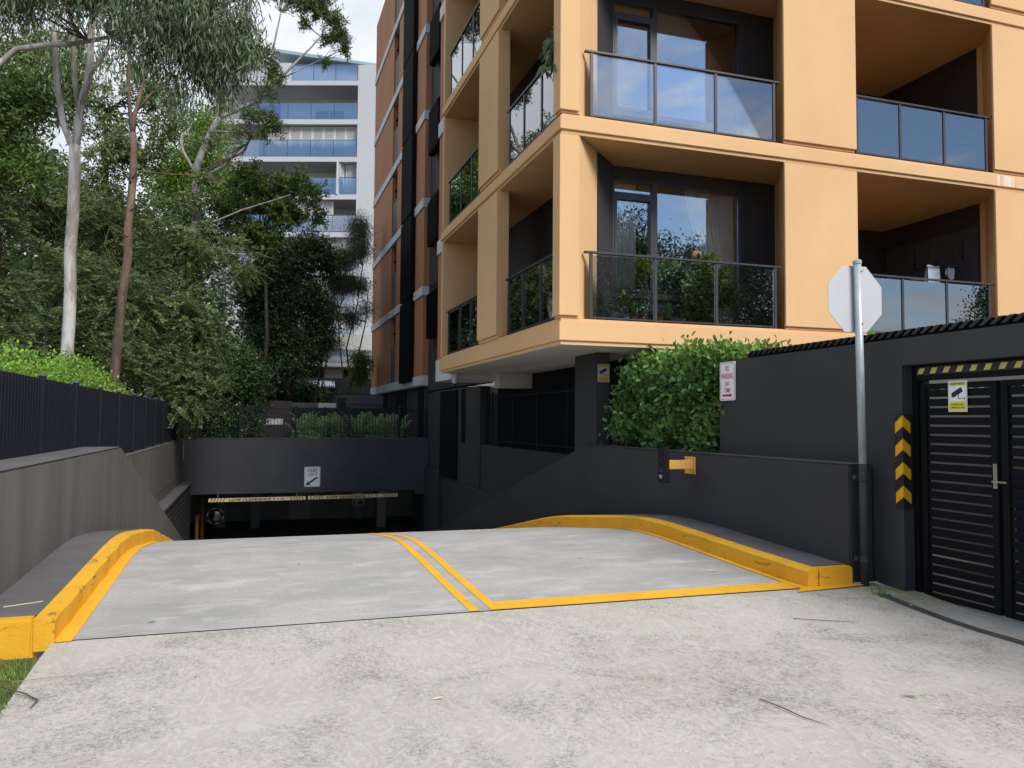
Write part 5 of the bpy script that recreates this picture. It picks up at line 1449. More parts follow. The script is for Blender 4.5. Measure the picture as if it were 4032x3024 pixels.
def simple_tree(name, label, base, h, blobs, clumps, per, clr, L, W, mat, mode='random', bark='bark_dark', tr=0.16, shape='diamond', nt=30, seed=1, stems=None, shell=0.55, cat='tree', group=None):
    t = thing(name, label, cat, base, group)
    b = MB(); S = []
    for st in (stems or [[base, (base[0] + 0.1, base[1], base[2] + h * 0.4), (base[0] - 0.1, base[1] + 0.1, base[2] + h * 0.8)]]):
        limb(b, st, tr, tr * 0.35, 9); S += list(st[1:])
    fo, C = foliage('crown', blobs, clumps, per, clr, L, W, mat, t, mode, shape, shell)
    twigs(b, S, C, nt, max(0.014, tr * 0.22), seed)
    b.build('trunk', bark, t, smooth=True)
    return t

# back row, seen with pale sky between the leaves
simple_tree('tree', 'tall dark tree behind the white gum at the left edge', (-11, 34, 0.9), 18,
            [(-10.6, 33, 14.2, 2.2, 2, 2.0), (-9.2, 33, 11.8, 2.0, 2, 1.6), (-11, 32, 9.5, 2.2, 2, 1.8), (-8.4, 34, 15.6, 1.8, 1.8, 1.6), (-12, 33, 7, 2.4, 2, 2)], 560, 50, 0.34, 0.2, 0.032, 'lf_gum2', 'spray', tr=0.2, nt=50, seed=2, shell=0.8)
simple_tree('tree', 'thin olive tree filling the gap left of the white gum trunk', (-8.2, 30, 0.9), 13,
            [(-8.4, 29, 8.6, 1.4, 1.2, 1.2), (-7.4, 29, 10.0, 1.3, 1.1, 1.1), (-8.8, 29, 11.4, 1.4, 1.2, 1.2), (-6.6, 29, 8.2, 1.2, 1.0, .9)], 330, 48, 0.3, 0.19, 0.03, 'lf_gum2', 'spray', tr=0.14, nt=40, seed=31, shell=0.8)
simple_tree('tree', 'loose olive tree with sky showing through, behind the twin gum trunks', (-6.0, 36, 0.9), 17,
            [(-7.2, 35, 14.8, 1.8, 1.6, 1.7), (-5.2, 35, 12.4, 1.8, 1.6, 1.5), (-6.8, 35, 10.4, 1.9, 1.6, 1.3), (-4.4, 36, 15.6, 1.5, 1.5, 1.2), (-3.4, 35, 13.6, 1.2, 1.2, 1.0), (-5.6, 35, 8.6, 2.0, 1.6, 1.2)], 640, 46, 0.34, 0.2, 0.032, 'lf_gum2', 'spray', tr=0.2, nt=50, seed=3, shell=0.8)
simple_tree('tree', 'yellow-green leafy tree at the far left above the hedge', (-6.6, 23.5, 0.9), 10,
            [(-6.3, 23, 10.0, 0.9, .9, .7), (-5.5, 23, 9.8, .7, .8, .5), (-6.4, 23, 9.0, 0.9, .9, .6), (-7.2, 23.2, 8.2, 1.1, 1.0, .8), (-5.8, 23, 8.0, .8, .8, .5)], 210, 55, 0.24, 0.17, 0.034, 'lf_mid', 'random', nt=30, seed=5, shell=0.75, tr=.1)
simple_tree('tree', 'bright lime tree crown deep behind the leaning gum', (-3.0, 47, 0.9), 18,
            [(-2.7, 46, 17.6, 1.2, 1.2, 1.3), (-3.4, 46, 16.0, 1.5, 1.3, 1.5), (-1.8, 46, 14.6, 1.5, 1.3, 1.5), (-4.4, 46, 14, 1.6, 1.4, 2.0)], 300, 50, 0.34, 0.22, 0.05, 'lf_lime', 'random', nt=25, seed=6, shell=0.7, tr=.15)
simple_tree('tree', 'glossy dark broadleaf tree left of the leaning gum', (-3.6, 37, 0.9), 11,
            [(-4.6, 36, 9.0, 2.2, 1.8, 2.0), (-2.4, 36, 9.6, 1.7, 1.6, 1.4), (-3.4, 35, 6.6, 2.4, 1.8, 2.0)], 420, 56, 0.32, 0.18, 0.04, 'lf_dark', 'random', nt=30, seed=7)
simple_tree('tree', 'dense dark green fig-like tree below the grey tower', (1.9, 39.5, 0.9), 11,
            [(1.2, 38.5, 9.0, 1.3, 1.2, 1.0), (2.4, 38.6, 9.6, .9, 1.0, .9), (0.4, 38, 7.4, 1.3, 1.2, 1.4), (1.7, 38.2, 7.2, 1.1, 1.1, 1.0), (0.8, 38, 5.6, 1.2, 1.1, 1.2), (1.5, 38, 4.2, 1.0, 1.0, .8), (2.6, 38.8, 7.6, .7, .8, .7), (3.2, 38.8, 9.2, .7, .8, .8), (3.0, 38.8, 6.2, .8, .8, .8), (2.4, 38.6, 4.8, .9, .8, .8)], 1000, 56, 0.26, 0.16, 0.042, 'lf_dark', 'random', nt=35, seed=8,
            stems=[[(1.8, 39.5, 0.9), (1.7, 39.2, 4), (1.4, 38.8, 8)], [(1.3, 39.3, 0.9), (0.9, 38.8, 4), (0.6, 38.5, 7)]])
simple_tree('tree', 'mid-green tree with light leaf tops in front of the tower base', (0.4, 35, 0.9), 11,
            [(-0.5, 34, 11.6, .9, .9, .6), (0.5, 34, 11.0, 1.0, .9, .6), (1.3, 34, 11.6, .8, .8, .55), (2.1, 34.2, 11.2, .6, .7, .6), (1.2, 34, 10.2, 1.1, .9, .6), (-1.0, 34, 10.3, 1.1, .9, .7), (2.5, 34.3, 10.3, .4, .5, .5), (0.0, 34, 9.2, 1.2, 1.0, .7)], 430, 54, 0.22, 0.15, 0.03, 'lf_mid', 'spray', nt=30, seed=9, tr=.12)
cs = [[(2.8, 40, 0.9), (2.95, 40, 3.0), (3.33, 40, 5.13), (3.49, 40, 6.4), (3.6, 40, 7.6)], [(3.2, 40, .9), (3.2, 40, 3.0), (3.5, 40, 5), (4.09, 40, 7.38), (4.3, 40, 9.2)], [(4.4, 40, .9), (4.36, 40, 3.0), (4.1, 40, 5), (3.9, 40, 7.2)],
      [(4.7, 40, .9), (4.65, 40, 3.0), (4.4, 40, 5.2), (4.9, 40, 7.4), (5.13, 40, 9.37), (5.2, 40, 11)], [(4.6, 40, 3.2), (5.0, 39.8, 5.0), (5.3, 39.8, 6.5), (5.40, 39.8, 8.1)]]
simple_tree('casuarina', 'wispy many-stemmed feathery tree against the brown block', (3.8, 40, 0.9), 12,
            [(4.9, 39.8, 11.2, .55, .6, .8), (5.0, 39.8, 10.2, .5, .6, .6), (4.2, 39.8, 9.6, .6, .6, .6), (4.0, 39.8, 8.4, .7, .7, .5), (4.9, 39.8, 8.4, .5, .6, .4), (3.3, 39.8, 7.2, .7, .7, .5), (2.7, 39.8, 5.8, .7, .7, .5), (4.6, 39.8, 6.7, .6, .6, .4), (3.5, 39.8, 5.4, .7, .6, .4), (5.3, 39.8, 7.2, .3, .4, .5, .05)], 760, 60, 0.24, 0.17, 0.010, 'lf_cas', 'needle', 'bark_brown', 0.05, nt=80, seed=10, stems=cs, shell=0.8)
simple_tree('shrub', 'small bright green shrub at the corner of the brown block', (5.2, 41.5, 0.9), 4,
            [(5.3, 41, 4.6, 0.5, 0.6, 0.5), (5.1, 41, 3.8, 0.45, 0.5, 0.45)], 60, 50, 0.18, 0.13, 0.036, 'lf_lime', 'random', nt=12, seed=11, cat='shrub', tr=0.03)

# feathery wattles in the middle
def wattle(label, base, blobs, clumps, seed, mat='lf_wattle', per=46, group=None):
    t = thing('wattle_tree', label, 'tree', base, group)
    C, D, _ = blob_points(blobs, clumps, 0.75)
    # each clump is one long frond of paired leaflets
    n = per
    ax = unit(RNG.normal(size=(clumps, 3)) * np.array([1, 1, 0.35]) + D * 0.5 + np.array([0, 0, -0.12]))
    s = np.linspace(0, 1, n)[None, :, None]
    fl = RNG.uniform(0.35, 0.7, (clumps, 1, 1))
    P = C[:, None, :] + ax[:, None, :] * s * fl
    P[:, :, 2] -= (s[:, :, 0] ** 2) * 0.12
    sd = unit(np.cross(ax, np.array([0, 0, 1.0]) + RNG.normal(size=(clumps, 3)) * 0.4))
    sg = np.where(np.arange(n) % 2 == 0, 1.0, -1.0)[None, :, None]
    d = sd[:, None, :] * sg + ax[:, None, :] * 0.45
    P = P.reshape(-1, 3); d = (d + 0 * P.reshape(clumps, n, 3)).reshape(-1, 3)
    l = np.repeat(0.10 * RNG.uniform(0.7, 1.2, clumps), n)
    leaf_mesh('crown', P, d + RNG.normal(size=d.shape) * 0.12, l, 0.014, mat, t)
    b = MB(); r = random.Random(seed); S = []
    for k in range(3):
        st = [(base[0] + r.uniform(-.3, .3), base[1], base[2]), (base[0] + r.uniform(-.8, .8), base[1] - 0.2, base[2] + 2.0), (base[0] + r.uniform(-1.4, 1.4), base[1] - 0.4, base[2] + 4.2)]
        limb(b, st, 0.06, 0.02, 7); S += st[1:]
    twigs(b, S, C, 46, 0.016, seed)
    b.build('trunk', 'bark_brown', t, smooth=True)
wattle('feathery olive wattle directly behind the two gum trunks', (-4.6, 26, 0.9), [(-5.0, 25.6, 5.6, 1.5, 1.1, 1.0), (-3.7, 25.6, 5.0, 1.2, 1.0, 1.0), (-5.2, 25.4, 4.0, 1.4, 1.0, .9), (-4.0, 25, 3.2, 1.3, 1.0, .9)], 1150, 21)
wattle('feathery olive wattle at the far left above the bright hedge', (-7.6, 24, 0.9), [(-6.8, 23.6, 6.6, 1.3, 1.1, 1.2), (-6.4, 23.4, 4.8, 1.2, 1.0, 1.0), (-7.8, 23.4, 5.6, 1.4, 1.1, 1.3), (-6.4, 23, 3.4, 1.2, 1.0, .9)], 1050, 22)
wattle('broad feathery wattle spreading right of the brown trunk', (-2.0, 27, 0.9), [(-2.4, 26.4, 5.0, 1.3, 1.0, 1.0), (-1.7, 26.2, 4.2, 1.1, .9, .9), (-2.6, 26, 3.3, 1.2, .9, .9), (-1.5, 26, 3.0, 1.0, .8, .7), (-2.0, 25.8, 2.2, 1.1, .7, .7)], 1350, 23)
wattle('high feathery wattle with dark branches in the middle of the trees', (-3.4, 29, 0.9), [(-4.6, 28.5, 8.0, 1.8, 1.3, 1.1), (-2.2, 28.5, 7.4, 1.6, 1.2, 1.1), (-6.6, 28.5, 8.8, 1.6, 1.3, 1.2), (-3.4, 28.3, 6.4, 1.8, 1.1, .8), (-0.6, 28.5, 7.0, 1.1, 1.0, .9)], 1500, 24, 'lf_gum2')
simple_tree('shrub', 'rounded dark glossy shrub left of the brown-grey block', (-0.4, 31.2, 0.85), 4.5,
            [(-0.5, 31.0, 3.0, 1.0, 0.8, 1.3), (-1.2, 31.2, 1.9, 0.9, 0.7, 1.1), (-0.7, 30.6, 1.4, 0.9, 0.5, 0.7)], 330, 60, 0.24, 0.13, 0.034, 'lf_dark', 'random', nt=25, seed=12, cat='shrub', tr=0.05)
simple_tree('shrub', 'dark fine-leaved shrub behind the left end of the spear fence', (-1.7, 30.6, 0.85), 3,
            [(-1.6, 30.5, 1.6, 0.6, 0.4, 0.8), (-1.9, 30.8, 2.4, 0.7, 0.5, 0.9)], 160, 60, 0.22, 0.12, 0.03, 'lf_dark', 'random', nt=15, seed=13, cat='shrub', tr=0.04)
simple_tree('shrub', 'low dark understorey shrub at the foot of the timber fence', (0.4, 41.8, 1.2), 4,
            [(0.2, 41.5, 3.2, 1.6, 0.8, 1.2), (2.6, 41.7, 2.6, 1.2, 0.7, 0.8)], 240, 60, 0.3, 0.16, 0.045, 'lf_dark', 'random', nt=15, seed=14, cat='shrub', tr=0.05)
# dim far wood that closes the view between the trunks
foliage('far_wood', [(-13, 50, 6, 9, 3, 6), (-4, 52, 5, 5, 3, 5), (-24, 46, 7, 8, 4, 7), (-9, 52, 11, 5, 3, 4)], 1500, 40, 0.7, 0.42, 0.12, 'lf_dark', None, 'random', kind='stuff')[0]['label'] = 'dim mass of far foliage between the nearer trunks'

# bright hedge behind the left fence
def hedge(label, blobs, n, L, W, mats, name='hedge', nparts=300, near=None, stems=60, clr=0.10):
    t = thing(name, label, 'hedge', (blobs[0][0], blobs[0][1], 0.86))
    C, D, _ = blob_points(blobs, n // 9, 0.35)
    pos = np.repeat(C, 9, 0) + RNG.normal(size=(len(C) * 9, 3)) * clr
    d = RNG.normal(size=pos.shape) * 0.8 + np.repeat(D, 9, 0) * 0.9; d[:, 2] += 0.35
    top = D[:, 2] > 0.45
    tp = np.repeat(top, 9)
    l = L * RNG.uniform(0.65, 1.2, len(pos))
    sel = np.zeros(len(pos), bool)
    if nparts:
        cand = np.where(near(pos))[0]
        dist = np.linalg.norm(pos[cand] - np.array([0, 0, 1.6]), axis=1)
        # the outermost leaves facing the camera
        score = dist - 1.2 * (np.repeat(D, 9, 0)[cand] @ np.array([-0.45, -0.8, 0.2]))
        pick = cand[np.argsort(score)[:nparts * 3]]
        pick = RNG.choice(pick, nparts, replace=False)
        sel[pick] = True
    rest = ~sel
    a = rest & ~tp; c = rest & tp
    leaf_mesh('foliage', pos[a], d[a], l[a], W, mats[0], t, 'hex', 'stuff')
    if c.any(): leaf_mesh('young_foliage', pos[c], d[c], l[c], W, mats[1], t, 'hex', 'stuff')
    if nparts:
        me = []
        for q in (0, 1):
            b = MB()
            b.add([(0, 0, 0), (0.42, 0.30, 0.05), (0.85, 0.26, 0.04), (1, 0, -0.06), (0.85, -0.26, 0.04), (0.42, -0.30, 0.05), (0.45, 0, -0.02), (0.82, 0, -0.03)],
                  [(0, 6, 1), (1, 6, 7, 2), (2, 7, 3), (0, 5, 6), (5, 4, 7, 6), (4, 3, 7)])
            o = b.build('leaf', mats[q], None, loc=(0, 0, 0), smooth=True); me.append(o.data); bpy.data.objects.remove(o, do_unlink=True)
        base = LOC[t.name]
        for i in np.where(sel)[0]:
            o = bpy.data.objects.new('leaf', me[int(tp[i])]); COL.objects.link(o); o.parent = t
            v = Vector(d[i]).normalized(); q = v.to_track_quat('X', 'Z')
            o.rotation_mode = 'QUATERNION'; o.rotation_quaternion = q @ Matrix.Rotation(random.uniform(-0.7, 0.7), 4, 'X').to_quaternion()
            s = float(l[i]); o.scale = (s, s * W / L * 2.4 / 0.75, s)
            o.location = Vector(pos[i]) - base
    b = MB()
    for k in range(stems):
        c0 = C[k % len(C)]
        b.tube(wander((c0[0] + random.uniform(-.2, .2), c0[1] + random.uniform(-.1, .1), blobs[0][2] - blobs[0][5]), tuple(float(x) for x in c0), 4, 0.1, k), [0.012, 0.01, 0.008, 0.006, 0.004], 5)
    b.build('stems', 'bark_dark', t)
    return t
def boxblobs(x0, x1, y0, y1, z0, z1, nx, ny, r=0.35):
    B = []
    for i in range(nx):
        for j in range(ny):
            B.append((x0 + (x1 - x0) * (i + .5) / nx, y0 + (y1 - y0) * (j + .5) / ny, (z0 + z1) / 2 + random.uniform(-.06, .06), (x1 - x0) / nx * 0.75, (y1 - y0) / ny * 0.75, (z1 - z0) / 2 * random.uniform(0.94, 1.08)))
    return B
B = [(-3.3, 9.0, 1.75, 0.5, 0.9, 0.70), (-3.25, 10.2, 1.8, 0.5, 0.8, 0.70), (-3.2, 11.4, 1.8, 0.5, 0.8, 0.72), (-3.2, 12.6, 1.85, 0.5, 0.8, 0.72), (-3.15, 13.8, 1.85, 0.5, 0.8, 0.75), (-3.1, 15.0, 1.9, 0.45, 0.8, 0.82),
     (-3.1, 16.2, 1.9, 0.45, 0.8, 0.85), (-3.1, 17.4, 1.85, 0.45, 0.8, 0.85), (-3.05, 18.6, 1.75, 0.42, 0.8, 0.8), (-3.05, 19.8, 1.65, 0.4, 0.7, 0.78), (-3.0, 20.8, 1.5, 0.4, 0.6, 0.75)]
hedge('bright lime-green clipped hedge growing along behind the navy fence', B, 30000, 0.062, 0.018, ('lf_bright', 'lf_bright'), near=lambda p: (p[:, 2] > 2.2) & (p[:, 0] < -2.6), clr=0.07)
# broad-leaved hedge in the right planter
B = []
r_ = random.Random(4)
for x in (6.25, 6.7, 7.1):
    for y in (9.6, 10.1, 10.6, 11.1, 11.6, 12.05):
        for z in (1.38, 1.78, 2.17, 2.42):
            if x > 6.5 and z < 2: continue
            B.append((x + r_.uniform(-.04, .04), y, z + r_.uniform(-.05, .05), 0.30, 0.34, 0.27 if z < 2.3 else 0.2))
B += [(6.12, 12.45, 1.42, 0.2, 0.3, 0.22), (6.15, 12.4, 1.75, 0.2, 0.25, 0.25), (6.4, 9.42, 1.6, 0.25, 0.25, 0.4), (6.5, 9.42, 2.2, 0.3, 0.25, 0.34)]
hedge('dense green broad-leaved hedge above the right ramp wall beside the NO PARKING sign', B, 26000, 0.10, 0.028, ('lf_hedge', 'lf_hedge_tip'), near=lambda p: (p[:, 0] < 6.5), clr=0.09, stems=90)
t = thing('young_shoot', 'single young leafy shoot poking up above the pergola blades', 'plant', (7.3, 8.2, 2.3))
MB().tube([(7.35, 8.1, 2.0), (7.34, 8.1, 2.5), (7.33, 8.1, 2.95)], 0.007, 6).build('stem', 'bark_brown', t)
for k, (z, a, s) in enumerate(((2.93, 40, .13), (2.93, 150, .13), (2.78, 10, .15), (2.78, 190, .15), (2.66, 60, .12), (2.66, 250, .12), (2.72, 320, .12), (2.60, 20, .12), (2.55, 200, .13))):
    d = Vector((math.cos(rad(a)), math.sin(rad(a)) * 0.6, 0.5)).normalized()
    p = np.array([[7.335 + (0.09 if k in (4, 6) else 0), 8.1, z]])
    leaf_mesh('leaf', p, np.array([tuple(d)]), s, 0.04, 'lf_hedge_tip', t, 'hex')

# ferns behind the spear fence
FERN_LAB = ['leftmost fern clump, leaning over the post next to the brown-grey block', 'second fern clump from the left, with upright pale fronds', 'fern clump in the middle, dense and dark at its base', 'fern clump right of the middle, with one frond standing tall', 'second fern clump from the right with broad bright fronds', 'rightmost fern clump against the dark basement wall']
def frond_mesh(nm, parent, base, ang, L, rise, mat='lf_fern'):
    n = 30; P = []; D = []; Ls = []
    ca, sa = math.cos(ang), math.sin(ang)
    for i in range(n):
        s = (i + 1) / n
        r = L * (s * 0.55 + 0.1 * s * s); z = rise * (1.55 * s - 0.75 * s * s)
        p = (base[0] + ca * r, base[1] + sa * r, base[2] + z)
        for sg in (-1, 1):
            P.append(p); D.append((-sa * sg + ca * 0.35, ca * sg + sa * 0.35, 0.12)); Ls.append(0.15 * math.sin(math.pi * min(1, 0.12 + s * 0.88)) + 0.02)
    return leaf_mesh(nm, np.array(P), np.array(D), np.array(Ls), 0.022, mat, parent)
for k, x in enumerate((1.75, 2.4, 3.1, 3.8, 4.5, 5.2)):
    t = thing('fern', FERN_LAB[k], 'fern', (x, 30.9, 0.85), 'ferns in the planter behind the spear fence')
    r = random.Random(40 + k)
    for j in range(17):
        frond_mesh('frond', t, (x + r.uniform(-.2, .2), 30.55 + r.uniform(-.25, .35), 0.84), r.uniform(0, 6.28), r.uniform(.6, 1.2), r.uniform(.75, 1.35))
cv, _ = foliage('ground_cover', [(1.9, 30.3, 0.95, 0.6, 0.25, 0.12), (3.2, 30.3, 0.92, 0.5, 0.2, 0.1), (4.8, 30.3, 0.93, 0.8, 0.25, 0.12)], 130, 20, 0.1, 0.09, 0.04, 'lf_fern', None, kind='stuff')
cv['label'] = 'pale low ground cover along the top of the header wall'

# street trees across the road, seen mirrored in the balcony glass
for k, (x, y, h, lab) in enumerate(((21.5, -19, 15.5, 'dense dark street tree across the road, mirrored in the lower window'), (29, -19.5, 14.5, 'second dense street tree across the road, mirrored beside the first'), (52, -18, 13, 'street tree far along the road, mirrored in the right balcony glass'))):
    simple_tree('street_tree', lab, (x, y, -0.1), h, [(x, y, h * 0.72, 3.8, 3.0, h * 0.25), (x - 2.8, y, h * 0.55, 2.6, 2.4, h * 0.22), (x + 2.8, y, h * 0.53, 2.6, 2.4, h * 0.22), (x - 1.6, y, h * .8, 2.2, 2, h * .12), (x + 1.8, y, h * .82, 2.0, 2, h * .1), (x, y, h * .4, 3.4, 2.4, h * .16)], 1000, 52, 0.42, 0.22, 0.06, 'lf_dark', 'random', nt=40, seed=60 + k, tr=0.22, shell=0.75)

# ------------------------------------------------------------------ balcony things
FB = FL0 + 0.066
def pot(x, y, r, h, mat, label, group=None, sq=False):
    t = thing('plant_pot', label, 'plant pot', (x, y, FB), group)
    prof = [(r * 0.72, 0.0), (r * 0.92, h * 0.7), (r * 0.93, h * 0.74), (r * 1.04, h * 0.75), (r * 1.04, h), (r * 0.92, h), (r * 0.88, h * 0.9)]
    if sq: prof = [(r * 0.8, 0), (r, h * 0.45), (r * 0.98, h * 0.8), (r * 0.85, h), (r * 0.8, h * 0.93)]
    MB().lathe(prof, (x, y, FB), 20).build('pot', mat, t, smooth=False)
    return t
def ball_cactus(t, x, y, z, r):
    b = MB(); prof = [(r * math.sin(math.pi * i / 8), r * 1.0 * (1 - math.cos(math.pi * i / 8))) for i in range(9)]
    n = 22; vs = []; fs = []
    for pr, pz in prof:
        for k in range(n):
            a = 2 * math.pi * k / n; q = max(0.002, pr) * (1.06 if k % 2 else 0.9)
            vs.append((x + q * math.cos(a), y + q * math.sin(a), z + pz))
    for i in range(8):
        for k in range(n): fs.append((i * n + k, i * n + (k + 1) % n, (i + 1) * n + (k + 1) % n, (i + 1) * n + k))
    b.add(vs, fs); b.build('cactus', 'cactus', t)
def succ(t, x, y, z, r, n, mat='succulent'):
    P = np.stack([RNG.normal(size=n) * r * .5 + x, RNG.normal(size=n) * r * .3 + y, np.full(n, z)], 1)
    D = RNG.normal(size=(n, 3)) * .6; D[:, 2] = np.abs(D[:, 2]) + .4
    leaf_mesh('leaves', P, D, RNG.uniform(.03, .09, n), 0.012, mat, t, 'hex')
t = pot(5.47, 11.93, 0.085, 0.15, 'pot_navy', 'dark blue pot with a round cactus next to the left rail post'); ball_cactus(t, 5.47, 11.93, FB + .14, .05); succ(t, 5.40, 11.93, FB + .14, .05, 40)
t = pot(5.70, 11.93, 0.085, 0.14, 'pot_blue', 'glossy sky-blue bowl pot with pale succulents', sq=True); succ(t, 5.70, 11.93, FB + .13, .09, 90)
t = pot(5.92, 11.93, 0.07, 0.09, 'pot_teal', 'small teal green bowl with grey succulents'); succ(t, 5.92, 11.95, FB + .08, .09, 90)
t = pot(6.10, 11.95, 0.078, 0.10, 'terracotta', 'reddest terracotta pot with a round cactus, left of its twin'); ball_cactus(t, 6.10, 11.95, FB + .09, .062)
t = pot(6.27, 11.95, 0.078, 0.10, 'terracotta', 'pale-stained terracotta pot with a round cactus just left of the rail post'); ball_cactus(t, 6.27, 11.95, FB + .09, .066)
t = pot(6.58, 11.95, 0.068, 0.125, 'terracotta', 'terracotta pot with a round cactus just right of the rail post'); ball_cactus(t, 6.58, 11.95, FB + .115, .05)
t = thing('columnar_cactus', 'tall single green column cactus right of the terracotta pots', 'cactus', (6.74, 11.98, FB))
MB().lathe([(.07, 0), (.075, .08), (.06, .082)], (6.74, 11.98, FB), 14).build('pot', 'pot_black', t)
b = MB(); vs = []
prof = [(.035, .07), (.05, .12), (.052, .22), (.05, .30), (.035, .355), (.004, .375)]
for pr, pz in prof:
    for k in range(16):
        a = 2 * math.pi * k / 16; q = pr * (1.08 if k % 2 else .88); vs.append((6.74 + .03 * pz * 3 + q * math.cos(a), 11.98 + q * math.sin(a), FB + pz))
b.add(vs, [(i * 16 + k, i * 16 + (k + 1) % 16, (i + 1) * 16 + (k + 1) % 16, (i + 1) * 16 + k) for i in range(5) for k in range(16)]); b.build('cactus', 'cactus', t)
t = pot(6.90, 11.96, 0.12, 0.07, 'terracotta', 'wide shallow bowl full of grey succulents'); succ(t, 6.90, 11.96, FB + .06, .16, 160)
def potted(label, x, y, potr, poth, stems, blobs, clumps, per, clr, L, W, mat, potm='pot_black'):
    t = thing('potted_plant', label, 'potted plant', (x, y, FB))
    MB().lathe([(potr * .75, 0), (potr, poth), (potr * .9, poth), (potr * .85, poth * .9)], (x, y, FB), 18).build('pot', potm, t)
    b = MB()
    for s in stems: limb(b, s, 0.012, 0.006, 6)
    b.build('stems', 'bark_brown', t)
    foliage('leaves', blobs, clumps, per, clr, L, W, mat, t, 'random', 'hex', .7)
    return t
potted('leggy potted plant with feathery yellow-green tops behind the glass', 6.62, 12.4, .14, .2, [[(6.6, 12.4, FB + .1), (6.62, 12.4, FB + .6), (6.5, 12.4, FB + 1.05)], [(6.64, 12.4, FB + .1), (6.7, 12.4, FB + .7), (6.95, 12.4, FB + 1.1)], [(6.6, 12.4, FB + .5), (6.4, 12.4, FB + .85)]],
       [(6.52, 12.4, 4.35, .16, .12, .14), (6.98, 12.4, 4.36, .22, .1, .08), (6.75, 12.4, 4.25, .12, .1, .1)], 60, 14, .04, .07, .012, 'lf_lime')
potted('big bushy potted plant with broad dark leaves behind the middle glass pane', 7.72, 12.35, .2, .3, [[(7.7, 12.35, FB + .2), (7.72, 12.35, FB + .7), (7.8, 12.35, FB + 1.15)], [(7.7, 12.35, FB + .2), (7.5, 12.3, FB + .65)], [(7.72, 12.35, FB + .2), (8.1, 12.35, FB + .6)]],
       [(7.68, 12.3, 3.95, .3, .22, .3), (7.55, 12.3, 3.7, .28, .2, .2), (7.85, 12.3, 4.3, .2, .15, .2), (8.15, 12.3, 3.9, .22, .15, .12), (7.8, 12.35, 4.5, .15, .12, .14)], 90, 14, .07, .15, .035, 'lf_mid')
potted('light green potted plant with big leaves left of the leggy plant', 6.15, 12.3, .1, .16, [[(6.15, 12.3, FB + .1), (6.2, 12.3, FB + .45)]], [(6.2, 12.3, 3.62, .18, .12, .16), (6.35, 12.3, 3.5, .1, .1, .14)], 16, 8, .05, .13, .04, 'lf_lime')
potted('wispy little potted herb near the sky-blue bowl', 5.85, 12.3, .08, .12, [[(5.85, 12.3, FB + .1), (5.85, 12.3, FB + .3)]], [(5.85, 12.3, 3.5, .12, .1, .12)], 24, 10, .03, .06, .01, 'lf_lime')
# upper left balcony hanging fern plant
t = thing('staghorn_plant', 'grey-green broad-leaved plant leaning over the upper left balcony rail', 'potted plant', (4.9, 12.1, Ls[1] + 0.06))
MB().lathe([(.14, 0), (.2, .32), (.18, .32), (.17, .3)], (5.0, 12.45, Ls[1] + 0.06), 18).build('pot', 'pot_black', t)
MB().tube([(5.0, 12.45, Ls[1] + .3), (4.95, 12.4, Ls[1] + .9), (4.86, 12.3, Ls[1] + 1.5)], 0.02, 8).build('stem', 'bark_brown', t)
P = []; D = []
r = random.Random(9)
for k in range(46):
    P.append((4.84 + r.uniform(-.12, .1), 12.2 + r.uniform(-.25, .35), Ls[1] + 1.25 + r.uniform(-.25, .4))); D.append((-0.5 + r.uniform(-.5, .5), r.uniform(-.3, 1.0), r.uniform(-.7, .3)))
leaf_mesh('leaves', np.array(P), np.array(D), 0.32, 0.055, 'lf_gum', t, 'hex', droop=.3)
# small cat-shaped ornament sitting on the sill inside: only a tan rounded form is visible
t = thing('rounded_ornament', 'tan rounded soft form on the window sill beside the tied curtain', 'ornament', (7.95, 13.05, FL0 + 1.55))
MB().lathe([(.02, 0), (.12, .03), (.15, .10), (.12, .18), (.04, .215)], (7.95, 13.08, FL0 + 1.46), 16).build('body', 'tan_animal', t, smooth=True)
MB().box(7.7, 8.3, 13.055, 13.2, FL0 + 1.43, FL0 + 1.459).build('shelf', 'rail_metal', t)
for nm, (x, y, lab, m_) in {'a': (4.95, 12.55, 'small white rounded lantern on the lower left balcony beside the corner column', 'cloth_white'), 'b': (4.92, 14.25, 'small blue and white rounded jar at the far end of the lower left balcony bay', 'cloth_grey')}.items():
    t = thing('garden_ornament', lab, 'ornament', (x, y, FB))
    MB().lathe([(.05, 0), (.10, .05), (.115, .12), (.09, .18), (.05, .20), (.045, .235), (.02, .25)], (x, y, FB), 16).build('body', m_, t, smooth=True)
    MB().lathe([(.05, .0), (.055, .02), (.02, .05)], (x, y, FB + .251), 12).build('lid', 'pot_navy', t)

# pressure washer on the far left balcony
t = thing('pressure_washer', 'green and black pressure washer with looped hose on the far left balcony', 'pressure washer', (5.0, 17.0, FB))
MB().box(4.86, 5.12, 16.8, 17.05, FB + .03, FB + .24).build('body', 'lime_plastic', t, bev=.02)
MB().box(4.88, 5.10, 16.82, 17.03, FB + .241, FB + .5).build('motor_cover', 'pot_black', t, bev=.03)
MB().tube([(4.9, 16.85, FB + .5), (4.9, 16.85, FB + .86), (4.9, 17.05, FB + .86), (4.9, 17.05, FB + .5)], .016, 8).build('handle', 'pot_black', t)
b = MB(); pts = []
for i in range(60):
    a = i / 59 * 2 * math.pi * 2.6; pts.append((4.95 + .05 * math.sin(a * .7), 17.55 + (.28 + .02 * i / 6) * math.cos(a), FB + .34 + (.24 + .01 * i / 8) * math.sin(a)))
b.tube(pts, .011, 6); b.build('hose', 'rubber', t)
for y in (16.84, 17.02):
    MB().tube([(4.85, y, FB + .05), (4.83, y, FB + .05)], .05, 12).build('wheel', 'rubber', t)

